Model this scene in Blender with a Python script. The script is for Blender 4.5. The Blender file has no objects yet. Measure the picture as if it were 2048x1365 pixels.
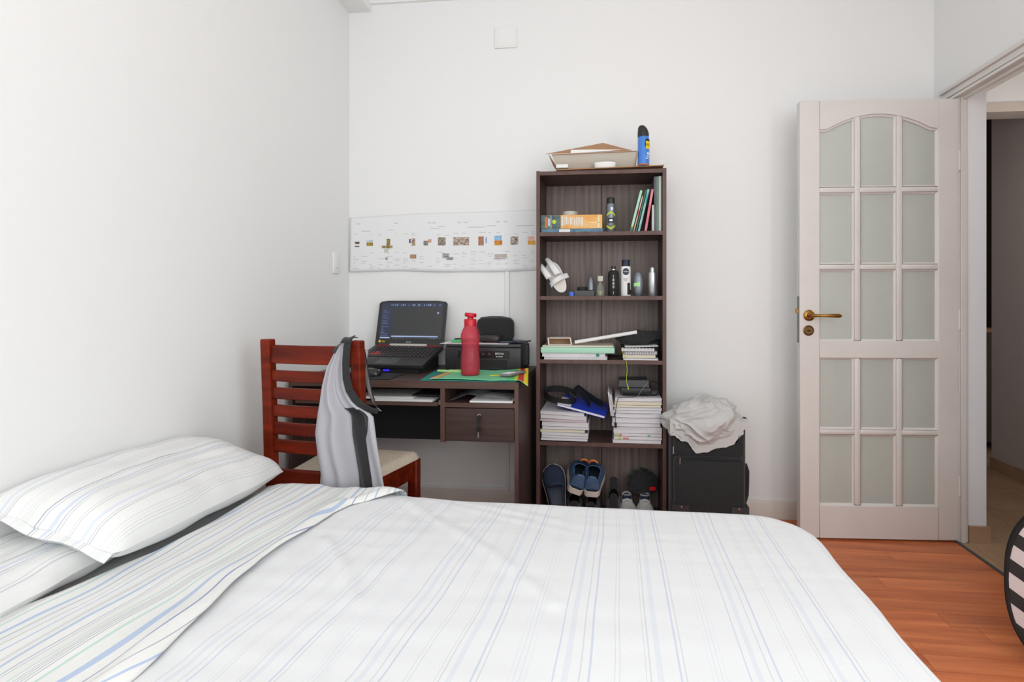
import bpy, bmesh, math, random
from mathutils import Vector, Matrix, noise
random.seed(7)
PI = math.pi
R_ = math.radians
scene = bpy.context.scene
COL = scene.collection

# ------------------------------------------------------------------ camera, light, exposure
cam_d = bpy.data.cameras.new('camera')
cam_d.sensor_width = 36.0
cam_d.lens = 1021.1 / 2048 * 36.0
cam_d.shift_x = (1024 - 1121.6) / 2048
cam_d.shift_y = (600.7 - 682.5) / 2048
cam_d.clip_start = 0.02
cam = bpy.data.objects.new('camera', cam_d)
COL.objects.link(cam)
cam.location = (0, -2.659, 1.0958)
cam.rotation_euler = (PI / 2, 0, 0.1)
scene.camera = cam

world = bpy.data.worlds.new('sky')
scene.world = world
world.use_nodes = True
world.node_tree.nodes['Background'].inputs[0].default_value = (0.86, 0.93, 1.0, 1)
world.node_tree.nodes['Background'].inputs[1].default_value = 1.0

# daylight entering through the wide window in the wall behind the camera
wl = bpy.data.lights.new('window_daylight', 'AREA')
wl.shape = 'RECTANGLE'
wl.size, wl.size_y = 2.3, 1.7
wl.energy = 31
wl.color = (0.955, 0.98, 0.995)
wlo = bpy.data.objects.new('window_daylight', wl)
COL.objects.link(wlo)
wlo.location = (0.1, -3.885, 1.7)
wlo.rotation_euler = (PI / 2, 0, 0)

# daylight from the French window in the right wall, behind the camera
fw = bpy.data.lights.new('french_window_daylight', 'AREA')
fw.shape = 'RECTANGLE'
fw.size, fw.size_y = 1.3, 1.5
fw.energy = 32
fw.color = (0.955, 0.98, 0.995)
fwo = bpy.data.objects.new('french_window_daylight', fw)
COL.objects.link(fwo)
fwo.location = (1.54, -3.05, 1.55)
fwo.rotation_euler = (PI / 2, 0, PI / 2)

# added fill light with no fixture, brightens the hallway walls and lintel
hl = bpy.data.lights.new('hall_fill', 'POINT')
hl.energy = 5.5
hl.shadow_soft_size = 0.12
hl.color = (1.0, 0.95, 0.88)
hlo = bpy.data.objects.new('hall_fill', hl)
COL.objects.link(hlo)
hlo.location = (2.2, -0.25, 1.9)

vs = scene.view_settings
vs.view_transform = 'Standard'
vs.look = 'None'
vs.exposure = -0.06
vs.gamma = 1.0
vs.use_curve_mapping = False


# ------------------------------------------------------------------ materials
def S(r, g, b):
    f = lambda c: (c / 255) / 12.92 if c / 255 <= 0.04045 else ((c / 255 + 0.055) / 1.055) ** 2.4
    return (f(r), f(g), f(b), 1)


def mat(name, col, rough=0.55, metal=0.0, col2=None, scale=(8, 8, 8), detail=3, lo=0.35, hi=0.65, bump=0.0,
        bscale=None, spec=0.5, coat=0.0, rnd=0.0, emit=None, estr=0.0, trans=0.0, alpha=1.0, sheen=0.0):
    m = bpy.data.materials.new(name)
    m.use_nodes = True
    nt = m.node_tree
    N, Lk = nt.nodes, nt.links
    b = N['Principled BSDF']
    b.inputs['Base Color'].default_value = col
    b.inputs['Roughness'].default_value = rough
    b.inputs['Metallic'].default_value = metal
    b.inputs['Specular IOR Level'].default_value = spec
    b.inputs['Coat Weight'].default_value = coat
    b.inputs['Transmission Weight'].default_value = trans
    b.inputs['Alpha'].default_value = alpha
    b.inputs['Sheen Weight'].default_value = sheen
    if emit:
        b.inputs['Emission Color'].default_value = emit
        b.inputs['Emission Strength'].default_value = estr
    tc = N.new('ShaderNodeTexCoord')
    if col2 is not None:
        mp = N.new('ShaderNodeMapping')
        mp.inputs['Scale'].default_value = scale
        Lk.new(tc.outputs['Object'], mp.inputs['Vector'])
        nz = N.new('ShaderNodeTexNoise')
        nz.inputs['Scale'].default_value = 1.0
        nz.inputs['Detail'].default_value = detail
        vec = mp.outputs[0]
        if rnd:
            oi = N.new('ShaderNodeObjectInfo')
            ad = N.new('ShaderNodeVectorMath')
            ad.operation = 'ADD'
            sc = N.new('ShaderNodeMath')
            sc.operation = 'MULTIPLY'
            sc.inputs[1].default_value = 57.0
            Lk.new(oi.outputs['Random'], sc.inputs[0])
            Lk.new(mp.outputs[0], ad.inputs[0])
            Lk.new(sc.outputs[0], ad.inputs[1])
            vec = ad.outputs[0]
        Lk.new(vec, nz.inputs['Vector'])
        rp = N.new('ShaderNodeValToRGB')
        rp.color_ramp.elements[0].position = lo
        rp.color_ramp.elements[0].color = col
        rp.color_ramp.elements[1].position = hi
        rp.color_ramp.elements[1].color = col2
        Lk.new(nz.outputs[0], rp.inputs[0])
        out = rp.outputs[0]
        if rnd:
            hs = N.new('ShaderNodeHueSaturation')
            mr = N.new('ShaderNodeMapRange')
            mr.inputs[3].default_value = 1 - rnd
            mr.inputs[4].default_value = 1 + rnd
            Lk.new(oi.outputs['Random'], mr.inputs[0])
            Lk.new(mr.outputs[0], hs.inputs['Value'])
            Lk.new(out, hs.inputs['Color'])
            out = hs.outputs[0]
        Lk.new(out, b.inputs['Base Color'])
    if bump:
        nb = N.new('ShaderNodeTexNoise')
        mp2 = N.new('ShaderNodeMapping')
        mp2.inputs['Scale'].default_value = bscale or (60, 60, 60)
        Lk.new(tc.outputs['Object'], mp2.inputs['Vector'])
        nb.inputs['Scale'].default_value = 1.0
        nb.inputs['Detail'].default_value = 4
        Lk.new(mp2.outputs[0], nb.inputs['Vector'])
        bp = N.new('ShaderNodeBump')
        bp.inputs['Strength'].default_value = bump
        bp.inputs['Distance'].default_value = 0.01
        Lk.new(nb.outputs[0], bp.inputs['Height'])
        Lk.new(bp.outputs[0], b.inputs['Normal'])
    return m


def stripes(name, period, base, bands, rough=0.85, soft=None):
    """woven stripes along V: bands = (position, width, colour) inside one period of U (metres)"""
    m = bpy.data.materials.new(name)
    m.use_nodes = True
    N, Lk = m.node_tree.nodes, m.node_tree.links
    b = N['Principled BSDF']
    b.inputs['Roughness'].default_value = rough
    b.inputs['Specular IOR Level'].default_value = 0.2
    b.inputs['Sheen Weight'].default_value = 0.15
    uv = N.new('ShaderNodeUVMap')
    uv.uv_map = 'UVMap'
    sx = N.new('ShaderNodeSeparateXYZ')
    Lk.new(uv.outputs[0], sx.inputs[0])
    dv = N.new('ShaderNodeMath')
    dv.operation = 'DIVIDE'
    dv.inputs[1].default_value = period
    Lk.new(sx.outputs[0], dv.inputs[0])
    fr = N.new('ShaderNodeMath')
    fr.operation = 'FRACT'
    Lk.new(dv.outputs[0], fr.inputs[0])
    rp = N.new('ShaderNodeValToRGB')
    cr = rp.color_ramp
    cr.interpolation = 'CONSTANT'
    cr.elements[0].position = 0.0
    cr.elements[0].color = base
    cr.elements.remove(cr.elements[1])
    for p, w, c in bands:
        e = cr.elements.new(p / period)
        e.color = c
        e = cr.elements.new((p + w) / period)
        e.color = base
    Lk.new(fr.outputs[0], rp.inputs[0])
    Lk.new(rp.outputs[0], b.inputs['Base Color'])
    tc = N.new('ShaderNodeTexCoord')
    nb = N.new('ShaderNodeTexNoise')
    nb.inputs['Scale'].default_value = 90
    nb.inputs['Detail'].default_value = 3
    Lk.new(tc.outputs['Object'], nb.inputs['Vector'])
    bp = N.new('ShaderNodeBump')
    bp.inputs['Strength'].default_value = 0.12
    bp.inputs['Distance'].default_value = 0.004
    Lk.new(nb.outputs[0], bp.inputs['Height'])
    Lk.new(bp.outputs[0], b.inputs['Normal'])
    return m


MT = {}
MT['wall'] = mat('wall_paint', S(242, 242, 241), 0.92, bump=0.05, bscale=(35, 35, 35), spec=0.15)
MT['ceil'] = mat('ceiling_paint', S(246, 246, 246), 0.92, spec=0.15)
MT['trimw'] = mat('ivory_gloss_paint', S(226, 221, 217), 0.45, col2=S(220, 214, 210), scale=(3, 3, 3), bump=0.03, bscale=(30, 30, 8))
MT['base'] = mat('baseboard_paint', S(222, 213, 205), 0.5)
MT['hallw'] = mat('hall_plaster', S(206, 197, 191), 0.9, spec=0.15)
MT['reveal'] = mat('reveal_plaster', S(238, 239, 244), 0.9, spec=0.15)
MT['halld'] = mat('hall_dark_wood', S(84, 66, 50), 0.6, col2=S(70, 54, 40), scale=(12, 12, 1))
MT['tile'] = mat('beige_tile', S(188, 156, 126), 0.42, col2=S(175, 143, 113), scale=(6, 6, 6), rnd=0.05)
MT['grout'] = mat('grout', S(160, 135, 110), 0.9)
MT['plank'] = mat('cherry_plank', S(226, 134, 82), 0.36, col2=S(184, 94, 56), scale=(2.2, 26, 26), detail=5, lo=0.36, hi=0.72, rnd=0.13, bump=0.05, bscale=(6, 120, 60))
MT['gap'] = mat('plank_gap', S(58, 28, 18), 0.8)
MT['wenge'] = mat('wenge_laminate', S(82, 62, 56), 0.5, col2=S(60, 44, 40), scale=(45, 45, 2.2), detail=4, bump=0.03, bscale=(80, 80, 6))
MT['wengeb'] = mat('wenge_backboard', S(128, 113, 106), 0.5, col2=S(98, 83, 78), scale=(60, 60, 2.0), detail=5, bump=0.03, bscale=(80, 80, 6))
MT['wengee'] = mat('wenge_edge_band', S(98, 70, 63), 0.5, col2=S(84, 58, 52), scale=(30, 30, 5))
MT['deskt'] = mat('desk_laminate', S(74, 55, 49), 0.42, col2=S(56, 40, 36), scale=(2.2, 45, 45), detail=4)
MT['deske'] = mat('desk_edge', S(92, 68, 60), 0.5, col2=S(80, 56, 49), scale=(4, 40, 40))
MT['mahog'] = mat('mahogany', S(130, 40, 15), 0.4, col2=S(88, 23, 9), scale=(5, 5, 26), detail=4, spec=0.22)
MT['mahogh'] = mat('mahogany_rail', S(120, 37, 16), 0.4, col2=S(84, 23, 10), scale=(3, 30, 30), detail=4, spec=0.22)
MT['cream'] = mat('cream_upholstery', S(214, 200, 182), 0.9, col2=S(204, 189, 170), scale=(120, 120, 120), bump=0.1, bscale=(200, 200, 200))
MT['black'] = mat('black_plastic', S(36, 36, 38), 0.45)
MT['blackm'] = mat('matte_black', S(26, 26, 27), 0.75)
MT['bsoft'] = mat('black_fabric', S(38, 38, 40), 0.9, col2=S(30, 30, 32), scale=(150, 150, 150), bump=0.15, bscale=(240, 240, 240), sheen=0.2)
MT['grey'] = mat('grey_plastic', S(120, 120, 122), 0.5)
MT['dgrey'] = mat('dark_grey_plastic', S(72, 73, 76), 0.45)
MT['white'] = mat('white_paper', S(236, 236, 234), 0.8, spec=0.2)
MT['paperw'] = mat('paper_bundle', S(226, 223, 226), 0.85, col2=S(200, 196, 200), scale=(6, 6, 260), detail=2, spec=0.15)
MT['paperc'] = mat('cream_paper_bundle', S(228, 219, 200), 0.85, col2=S(206, 196, 178), scale=(6, 6, 260), detail=2, spec=0.15)
MT['paperp'] = mat('pinkish_paper', S(212, 194, 198), 0.85, col2=S(194, 174, 180), scale=(6, 6, 260), detail=2, spec=0.15)
MT['card'] = mat('cardboard', S(178, 138, 104), 0.85, col2=S(166, 126, 92), scale=(10, 10, 10))
MT['cardg'] = mat('cardboard_grey_side', S(206, 198, 186), 0.85)
MT['steel'] = mat('steel', S(190, 190, 192), 0.3, metal=1.0)
MT['brass'] = mat('aged_brass', S(186, 142, 74), 0.28, metal=1.0, col2=S(140, 100, 50), scale=(20, 20, 20))
MT['brassd'] = mat('dark_brass', S(120, 92, 58), 0.4, metal=1.0)
MT['screen'] = mat('screen_dark', S(34, 35, 36), 0.25, emit=S(52, 53, 54), estr=0.8)
MT['scr2'] = mat('screen_panel', S(32, 36, 50), 0.25, emit=S(44, 50, 68), estr=0.9)
MT['scr3'] = mat('screen_text', S(110, 125, 160), 0.3, emit=S(128, 142, 170), estr=0.7)
MT['scr4'] = mat('screen_bar', S(120, 140, 170), 0.3, emit=S(140, 158, 190), estr=0.8)
MT['red'] = mat('red_plastic', S(205, 14, 40), 0.35)
MT['redm'] = mat('red_key_glow', S(120, 25, 25), 0.5, emit=S(190, 30, 30), estr=0.25)
MT['blueled'] = mat('blue_led', S(30, 30, 200), 0.4, emit=S(40, 40, 255), estr=2.0)
MT['teal'] = mat('teal_mat', S(28, 132, 120), 0.6)
MT['yellow'] = mat('yellow', S(232, 208, 20), 0.5)
MT['blue'] = mat('can_blue', S(58, 128, 218), 0.28, coat=0.4)
MT['royal'] = mat('royal_blue_cover', S(38, 66, 190), 0.4)
MT['mint'] = mat('mint_folder', S(172, 220, 194), 0.6)
MT['silver'] = mat('silver_can', S(190, 192, 196), 0.32, metal=0.8)
MT['gunm'] = mat('gunmetal_can', S(120, 126, 134), 0.35, metal=0.55)
MT['navy'] = mat('navy', S(30, 38, 62), 0.5)
MT['navyf'] = mat('navy_canvas', S(42, 52, 76), 0.85, col2=S(34, 42, 64), scale=(150, 150, 150))
MT['denim'] = mat('blue_leather', S(84, 112, 148), 0.45, col2=S(68, 94, 130), scale=(20, 20, 120))
MT['orange'] = mat('orange_tab', S(206, 120, 62), 0.7)
MT['rubber'] = mat('off_white_rubber', S(222, 214, 205), 0.7)
MT['lining'] = mat('dark_lining', S(28, 36, 50), 0.9)
MT['greysh'] = mat('grey_suede', S(196, 194, 190), 0.85, col2=S(180, 178, 174), scale=(60, 60, 60))
MT['jgrey'] = mat('grey_jersey', S(176, 174, 180), 0.85, bump=0.08, bscale=(160, 160, 160), sheen=0.2)
MT['jlight'] = mat('pale_piping', S(205, 205, 210), 0.8)
MT['tee'] = mat('grey_tee', S(196, 194, 192), 0.9, bump=0.08, bscale=(160, 160, 160), sheen=0.2)
MT['green'] = mat('green', S(88, 190, 120), 0.7)
MT['lime'] = mat('lime', S(190, 210, 40), 0.6)
MT['pink'] = mat('pink', S(226, 120, 134), 0.6)
MT['palegreen'] = mat('pale_green_plastic', S(170, 226, 150), 0.45)
MT['gloss'] = mat('gloss_white_pad', S(228, 228, 228), 0.4)
MT['keyc'] = mat('keycap', S(40, 38, 40), 0.5)
MT['keyt'] = mat('key_legend', S(150, 130, 130), 0.5)


def glassy(name, tint, mixf, rough=0.2, diff=None):
    m = bpy.data.materials.new(name)
    m.use_nodes = True
    N, Lk = m.node_tree.nodes, m.node_tree.links
    b = N['Principled BSDF']
    b.inputs['Base Color'].default_value = diff or tint
    b.inputs['Roughness'].default_value = rough
    t = N.new('ShaderNodeBsdfTransparent')
    t.inputs[0].default_value = tint
    mx = N.new('ShaderNodeMixShader')
    mx.inputs[0].default_value = mixf
    Lk.new(t.outputs[0], mx.inputs[1])
    Lk.new(b.outputs[0], mx.inputs[2])
    Lk.new(mx.outputs[0], N['Material Output'].inputs[0])
    return m


MT['pane'] = glassy('frosted_pane', S(250, 252, 249), 0.36, 0.3, S(236, 238, 232))
MT['clear'] = glassy('clear_glass', (0.93, 0.96, 0.94, 1), 0.12, 0.05)
MT['redglass'] = glassy('red_translucent', S(246, 142, 154), 0.34, 0.22, S(228, 104, 118))
MT['plasticbag'] = glassy('clear_plastic_bag', (0.95, 0.95, 0.95, 1), 0.16, 0.15, S(210, 210, 212))
MT['tape'] = glassy('tape_roll', S(226, 224, 210), 0.75, 0.3, S(214, 212, 200))


# ------------------------------------------------------------------ mesh helpers
class G:
    def __init__(s):
        s.v, s.f, s.m, s.mi, s.uv = [], [], [], 0, None

    def add(s, vs, fs):
        o = len(s.v)
        s.v += [tuple(p) for p in vs]
        s.f += [[i + o for i in f] for f in fs]
        s.m += [s.mi] * len(fs)
        return s

    def tr(s, M, start=0):
        for i in range(start, len(s.v)):
            s.v[i] = tuple(M @ Vector(s.v[i]))
        return s

    def box(s, x0, x1, y0, y1, z0, z1, bev=0.0, seg=1):
        if bev <= 0:
            vs_ = [(x, y, z) for x in (x0, x1) for y in (y0, y1) for z in (z0, z1)]
            return s.add(vs_, [(0, 1, 3, 2), (4, 6, 7, 5), (0, 4, 5, 1), (2, 3, 7, 6), (0, 2, 6, 4), (1, 5, 7, 3)])
        bm = bmesh.new()
        bmesh.ops.create_cube(bm, size=1.0)
        for v in bm.verts:
            v.co = Vector(((x0 + x1) / 2 + v.co.x * (x1 - x0), (y0 + y1) / 2 + v.co.y * (y1 - y0), (z0 + z1) / 2 + v.co.z * (z1 - z0)))
        bmesh.ops.bevel(bm, geom=list(bm.edges), offset=bev, segments=seg, profile=0.5, affect='EDGES')
        bm.verts.index_update()
        s.add([v.co for v in bm.verts], [[v.index for v in f.verts] for f in bm.faces])
        bm.free()
        return s

    def prism(s, poly, d0, d1, axis='y'):
        """poly = 2-D outline; axis = extrusion axis. y: (x,z)  x: (y,z)  z: (x,y)"""
        def p3(a, b, d):
            return {'y': (a, d, b), 'x': (d, a, b), 'z': (a, b, d)}[axis]
        n = len(poly)
        vs_ = [p3(a, b, d0) for a, b in poly] + [p3(a, b, d1) for a, b in poly]
        fs = [list(range(n))[::-1], list(range(n, 2 * n))]
        fs += [[i, (i + 1) % n, n + (i + 1) % n, n + i] for i in range(n)]
        return s.add(vs_, fs)

    def lathe(s, prof, c=(0, 0, 0), n=24, sx=1.0, sy=1.0):
        vs_, fs = [], []
        for r, z in prof:
            for k in range(n):
                a = 2 * PI * k / n
                vs_.append((c[0] + r * sx * math.cos(a), c[1] + r * sy * math.sin(a), c[2] + z))
        for i in range(len(prof) - 1):
            for k in range(n):
                k2 = (k + 1) % n
                fs.append([i * n + k, i * n + k2, (i + 1) * n + k2, (i + 1) * n + k])
        fs.append([k for k in range(n)][::-1])
        fs.append([(len(prof) - 1) * n + k for k in range(n)])
        return s.add(vs_, fs)

    def tube(s, path, r, n=8, closed=False, flat=None):
        """round (or flat: (half width, half thickness, up)) tube along a path"""
        path = [Vector(p) for p in path]
        m = len(path)
        vs_, fs = [], []
        prev = None
        for i, p in enumerate(path):
            a = path[(i - 1) % m] if (closed or i > 0) else p
            b = path[(i + 1) % m] if (closed or i < m - 1) else p
            t = (b - a).normalized() if (b - a).length > 1e-9 else Vector((0, 0, 1))
            if flat is not None and len(flat) > 2:
                u = Vector(flat[2])
                w = t.cross(u).normalized()
                u = w.cross(t).normalized()
            else:
                if prev is None:
                    ref = Vector((0, 0, 1)) if abs(t.z) < 0.9 else Vector((1, 0, 0))
                    u = t.cross(ref).normalized()
                else:
                    u = (prev - t * prev.dot(t)).normalized()
                w = t.cross(u).normalized()
                prev = u
            rr = r[i] if isinstance(r, (list, tuple)) else r
            if flat is not None:
                hw, ht = flat[0], flat[1]
                for du, dw in ((1, 1), (1, -1), (-1, -1), (-1, 1)):
                    vs_.append(p + u * hw * du + w * ht * dw)
            else:
                for k in range(n):
                    an = 2 * PI * k / n
                    vs_.append(p + u * rr * math.cos(an) + w * rr * math.sin(an))
        nn = 4 if flat is not None else n
        rng = m if closed else m - 1
        for i in range(rng):
            j = (i + 1) % m
            for k in range(nn):
                k2 = (k + 1) % nn
                fs.append([i * nn + k, i * nn + k2, j * nn + k2, j * nn + k])
        if not closed:
            fs.append([k for k in range(nn)][::-1])
            fs.append([(m - 1) * nn + k for k in range(nn)])
        return s.add(vs_, fs)

    def grid(s, fn, nu, nv, wrap=False, uvf=None, keep=None):
        o = len(s.v)
        cols = nu if wrap else nu + 1
        vs_, uvs = [], []
        for j in range(nv + 1):
            for i in range(cols):
                vs_.append(fn(i / nu, j / nv))
                if uvf:
                    uvs.append(uvf(i / nu, j / nv))
        fs = []
        for j in range(nv):
            for i in range(nu):
                if keep and not keep((i + 0.5) / nu, (j + 0.5) / nv):
                    continue
                i2 = (i + 1) % cols
                fs.append([j * cols + i, j * cols + i2, (j + 1) * cols + i2, (j + 1) * cols + i])
        s.add(vs_, fs)
        if uvf:
            if s.uv is None:
                s.uv = [(0, 0)] * o
            s.uv += uvs
        return s


ORG = {}


def build(g, name, mats, parent=None, smooth=40, label=None, cat=None, group=None, kind=None, origin=None, solid=None, sub=0):
    """one mesh object; vertices in world space unless the parent is a rotated thing (then local)"""
    if not isinstance(mats, (list, tuple)):
        mats = [mats]
    vs_ = g.v
    if parent is not None:
        o = ORG.get(parent.name, Vector((0, 0, 0)))
        loc = None
    else:
        if origin is None:
            xs = [p[0] for p in vs_]
            ys = [p[1] for p in vs_]
            zs = [p[2] for p in vs_]
            origin = ((min(xs) + max(xs)) / 2, (min(ys) + max(ys)) / 2, min(zs))
        o = Vector(origin)
        loc = o
    me = bpy.data.meshes.new(name)
    me.from_pydata([(p[0] - o[0], p[1] - o[1], p[2] - o[2]) for p in vs_], [], g.f)
    for m in mats:
        me.materials.append(MT[m] if isinstance(m, str) else m)
    me.polygons.foreach_set('material_index', g.m)
    if g.uv is not None:
        uvs = list(g.uv) + [(0, 0)] * (len(vs_) - len(g.uv))
        ul = me.uv_layers.new(name='UVMap')
        for l in me.loops:
            ul.data[l.index].uv = uvs[l.vertex_index]
    bm = bmesh.new()
    bm.from_mesh(me)
    bmesh.ops.recalc_face_normals(bm, faces=bm.faces)
    bm.to_mesh(me)
    bm.free()
    if smooth:
        me.polygons.foreach_set('use_smooth', [True] * len(me.polygons))
        me.set_sharp_from_angle(angle=math.radians(smooth))
    me.update()
    ob = bpy.data.objects.new(name, me)
    COL.objects.link(ob)
    if parent is not None:
        ob.parent = parent
    else:
        ob.location = loc
    ORG[ob.name] = Vector(o)
    if solid:
        md = ob.modifiers.new('thickness', 'SOLIDIFY')
        md.thickness = solid if not isinstance(solid, tuple) else solid[0]
        md.offset = 0 if not isinstance(solid, tuple) else solid[1]
        if isinstance(solid, tuple) and len(solid) > 2:
            md.material_offset = solid[2]
            md.material_offset_rim = 0
    if sub:
        md = ob.modifiers.new('subdivision', 'SUBSURF')
        md.levels = sub
        md.render_levels = sub
    tag(ob, label, cat, group, kind)
    return ob


def tag(o, label=None, cat=None, group=None, kind=None):
    if label:
        o['label'] = label
    if cat:
        o['category'] = cat
    if group:
        o['group'] = group
    if kind:
        o['kind'] = kind


def thing(name, label, cat, loc, rot=None, group=None, kind=None):
    o = bpy.data.objects.new(name, None)
    COL.objects.link(o)
    o.empty_display_size = 0.05
    o.location = loc
    if rot is not None:
        o.rotation_euler = rot
        ORG[o.name] = Vector((0, 0, 0))
    else:
        ORG[o.name] = Vector(loc)
    tag(o, label, cat, group, kind)
    return o


TXT = {}


def text_geo(string, size):
    """flat lettering as (verts2d, faces), centred on 0,0"""
    key = (string, size)
    if key in TXT:
        return TXT[key]
    cu = bpy.data.curves.new('lettering', 'FONT')
    cu.body = string
    cu.size = size
    cu.align_x = 'CENTER'
    cu.align_y = 'CENTER'
    cu.resolution_u = 2
    ob = bpy.data.objects.new('lettering', cu)
    COL.objects.link(ob)
    dg = bpy.context.evaluated_depsgraph_get()
    me = bpy.data.meshes.new_from_object(ob.evaluated_get(dg))
    vs_ = [(v.co.x, v.co.y) for v in me.vertices]
    fs = [list(p.vertices) for p in me.polygons]
    bpy.data.objects.remove(ob)
    bpy.data.curves.remove(cu)
    bpy.data.meshes.remove(me)
    TXT[key] = (vs_, fs)
    return vs_, fs


def text_flat(g, string, size, M):
    v2, fs = text_geo(string, size)
    g.add([M @ Vector((x, y, 0)) for x, y in v2], fs)
    return g


def text_cyl(g, string, size, c, r, zc, a0=-PI / 2, squeeze=1.0):
    """lettering wrapped on an upright cylinder, reading outward round angle a0"""
    v2, fs = text_geo(string, size)
    g.add([(c[0] + r * math.cos(a0 + x * squeeze / r), c[1] + r * math.sin(a0 + x * squeeze / r), c[2] + zc + y) for x, y in v2], fs)
    return g


def patch_cyl(g, c, r, a0, a1, z0, z1, n=8):
    fn = lambda u, v: (c[0] + r * math.cos(a0 + (a1 - a0) * u), c[1] + r * math.sin(a0 + (a1 - a0) * u), c[2] + z0 + (z1 - z0) * v)
    return g.grid(fn, n, 1)


def nz(x, y, z=0.0):
    return noise.noise(Vector((x, y, z)))


def lerp(pts, t):
    """piecewise-linear y(t) through sorted (t, y)"""
    if t <= pts[0][0]:
        return pts[0][1]
    for (a, ya), (b, yb) in zip(pts, pts[1:]):
        if t <= b:
            return ya + (yb - ya) * (t - a) / (b - a)
    return pts[-1][1]


XL, XR, YR, ZC = -1.427, 1.562, -3.9, 2.80      # room: left wall, right wall, rear wall, ceiling
RX = Matrix.Rotation(PI / 2, 4, 'X')              # flat lettering stood upright, facing -Y


# ------------------------------------------------------------------ the room
fl = build(G().box(XL, 1.555, YR, 0, -0.06, -0.006), 'floor', 'gap', kind='structure', label='reddish cherry plank floor')
rows = 52
pw = -YR / rows
for r in range(rows):
    y1 = -r * pw
    x = XL
    first = True
    while x < 1.55:
        L = random.uniform(0.35, 0.8) if first else random.uniform(0.7, 1.15)
        first = False
        x2 = min(1.553, x + L)
        if 1.553 - x2 < 0.15:
            x2 = 1.553
        build(G().box(x + 0.0007, x2 - 0.0007, y1 - pw + 0.0007, y1 - 0.0007, -0.006, 0.0), 'plank', 'plank', parent=fl, smooth=0)
        x = x2

build(G().box(XL - 0.1, 1.682, 0, 0.1, -0.06, ZC), 'wall_back', 'wall', kind='structure')
build(G().box(XL - 0.1, XL, YR, 0, -0.06, ZC), 'wall_left', 'wall', kind='structure')
g = G()
g.box(XR, 1.682, -0.16, 0, -0.06, ZC)
g.box(XR, 1.682, -0.955, -0.16, 2.035, ZC)
g.box(XR, 1.682, -2.35, -0.955, -0.06, ZC)
g.box(XR, 1.682, YR, -3.75, -0.06, ZC)
g.box(XR, 1.682, -3.75, -2.35, 2.35, ZC)
g.box(XR, 1.682, -3.75, -2.35, -0.06, 0.02)
build(g, 'wall_right', 'wall', kind='structure')
g = G()
WX0, WX1, WZ0, WZ1 = -1.1, 1.3, 0.80, 2.6
g.box(XL - 0.1, WX0, YR - 0.12, YR, -0.06, ZC)
g.box(WX1, 1.682, YR - 0.12, YR, -0.06, ZC)
g.box(WX0, WX1, YR - 0.12, YR, -0.06, WZ0)
g.box(WX0, WX1, YR - 0.12, YR, WZ1, ZC)
build(g, 'wall_rear', 'wall', kind='structure')
build(G().box(XL - 0.1, 1.682, YR - 0.12, 0.1, ZC, ZC + 0.08), 'ceiling', 'ceil', kind='structure')
win = thing('window_1', None, None, (0.1, YR - 0.06, WZ0), kind='structure')
g = G()
g.box(WX0, WX1, YR - 0.09, YR - 0.03, WZ0, WZ0 + 0.05)
g.box(WX0, WX1, YR - 0.09, YR - 0.03, WZ1 - 0.05, WZ1)
g.box(WX0, WX0 + 0.05, YR - 0.09, YR - 0.03, WZ0, WZ1)
g.box(WX1 - 0.05, WX1, YR - 0.09, YR - 0.03, WZ0, WZ1)
g.box(0.07, 0.13, YR - 0.09, YR - 0.03, WZ0, WZ1)
build(g, 'window_frame', 'trimw', parent=win)
for a, b in ((WX0 + 0.05, 0.07), (0.13, WX1 - 0.05)):
    build(G().box(a, b, YR - 0.062, YR - 0.058, WZ0 + 0.05, WZ1 - 0.05), 'window_pane', 'clear', parent=win)

w2 = thing('window_2', None, None, (1.62, -3.05, 0.02), kind='structure')
for y0, y1 in ((-3.75, -3.05), (-3.05, -2.35)):
    g = G()
    g.box(1.60, 1.65, y0, y0 + 0.06, 0.02, 2.35)
    g.box(1.60, 1.65, y1 - 0.06, y1, 0.02, 2.35)
    g.box(1.60, 1.65, y0 + 0.06, y1 - 0.06, 0.02, 0.14)
    g.box(1.60, 1.65, y0 + 0.06, y1 - 0.06, 2.29, 2.35)
    build(g, 'window_frame', 'trimw', parent=w2)
    build(G().box(1.622, 1.628, y0 + 0.06, y1 - 0.06, 0.14, 2.29), 'window_pane', 'clear', parent=w2)

# ceiling beam over the left wall, cornice strip, baseboards
build(G().box(XL, -1.300, YR, 0, 2.663, ZC), 'trim_1', 'wall', kind='structure', label='ceiling beam along the left wall')
g = G()
g.prism([(0, 2.70), (-0.018, 2.70), (-0.022, 2.712), (-0.03, 2.72), (-0.045, 2.76), (-0.06, ZC), (0, ZC)], -1.30, XR, 'x')
build(g, 'trim_2', 'wall', kind='structure', label='plain cornice along the top of the back wall')
g = G()
g.prism([(0, 0), (-0.014, 0), (-0.014, 0.078), (-0.008, 0.09), (0, 0.09)], XL, XR, 'x')
build(g, 'baseboard_back', 'base', kind='structure')
g = G()
g.prism([(XL, 0), (XL + 0.014, 0), (XL + 0.014, 0.078), (XL + 0.008, 0.09), (XL, 0.09)], YR, -0.015, 'y')
build(g, 'baseboard_left', 'base', kind='structure')
g = G()
g.prism([(XR, 0), (XR - 0.014, 0), (XR - 0.014, 0.078), (XR - 0.008, 0.09), (XR, 0.09)], -2.35, -1.03, 'y')
build(g, 'baseboard_right', 'base', kind='structure')

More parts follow.
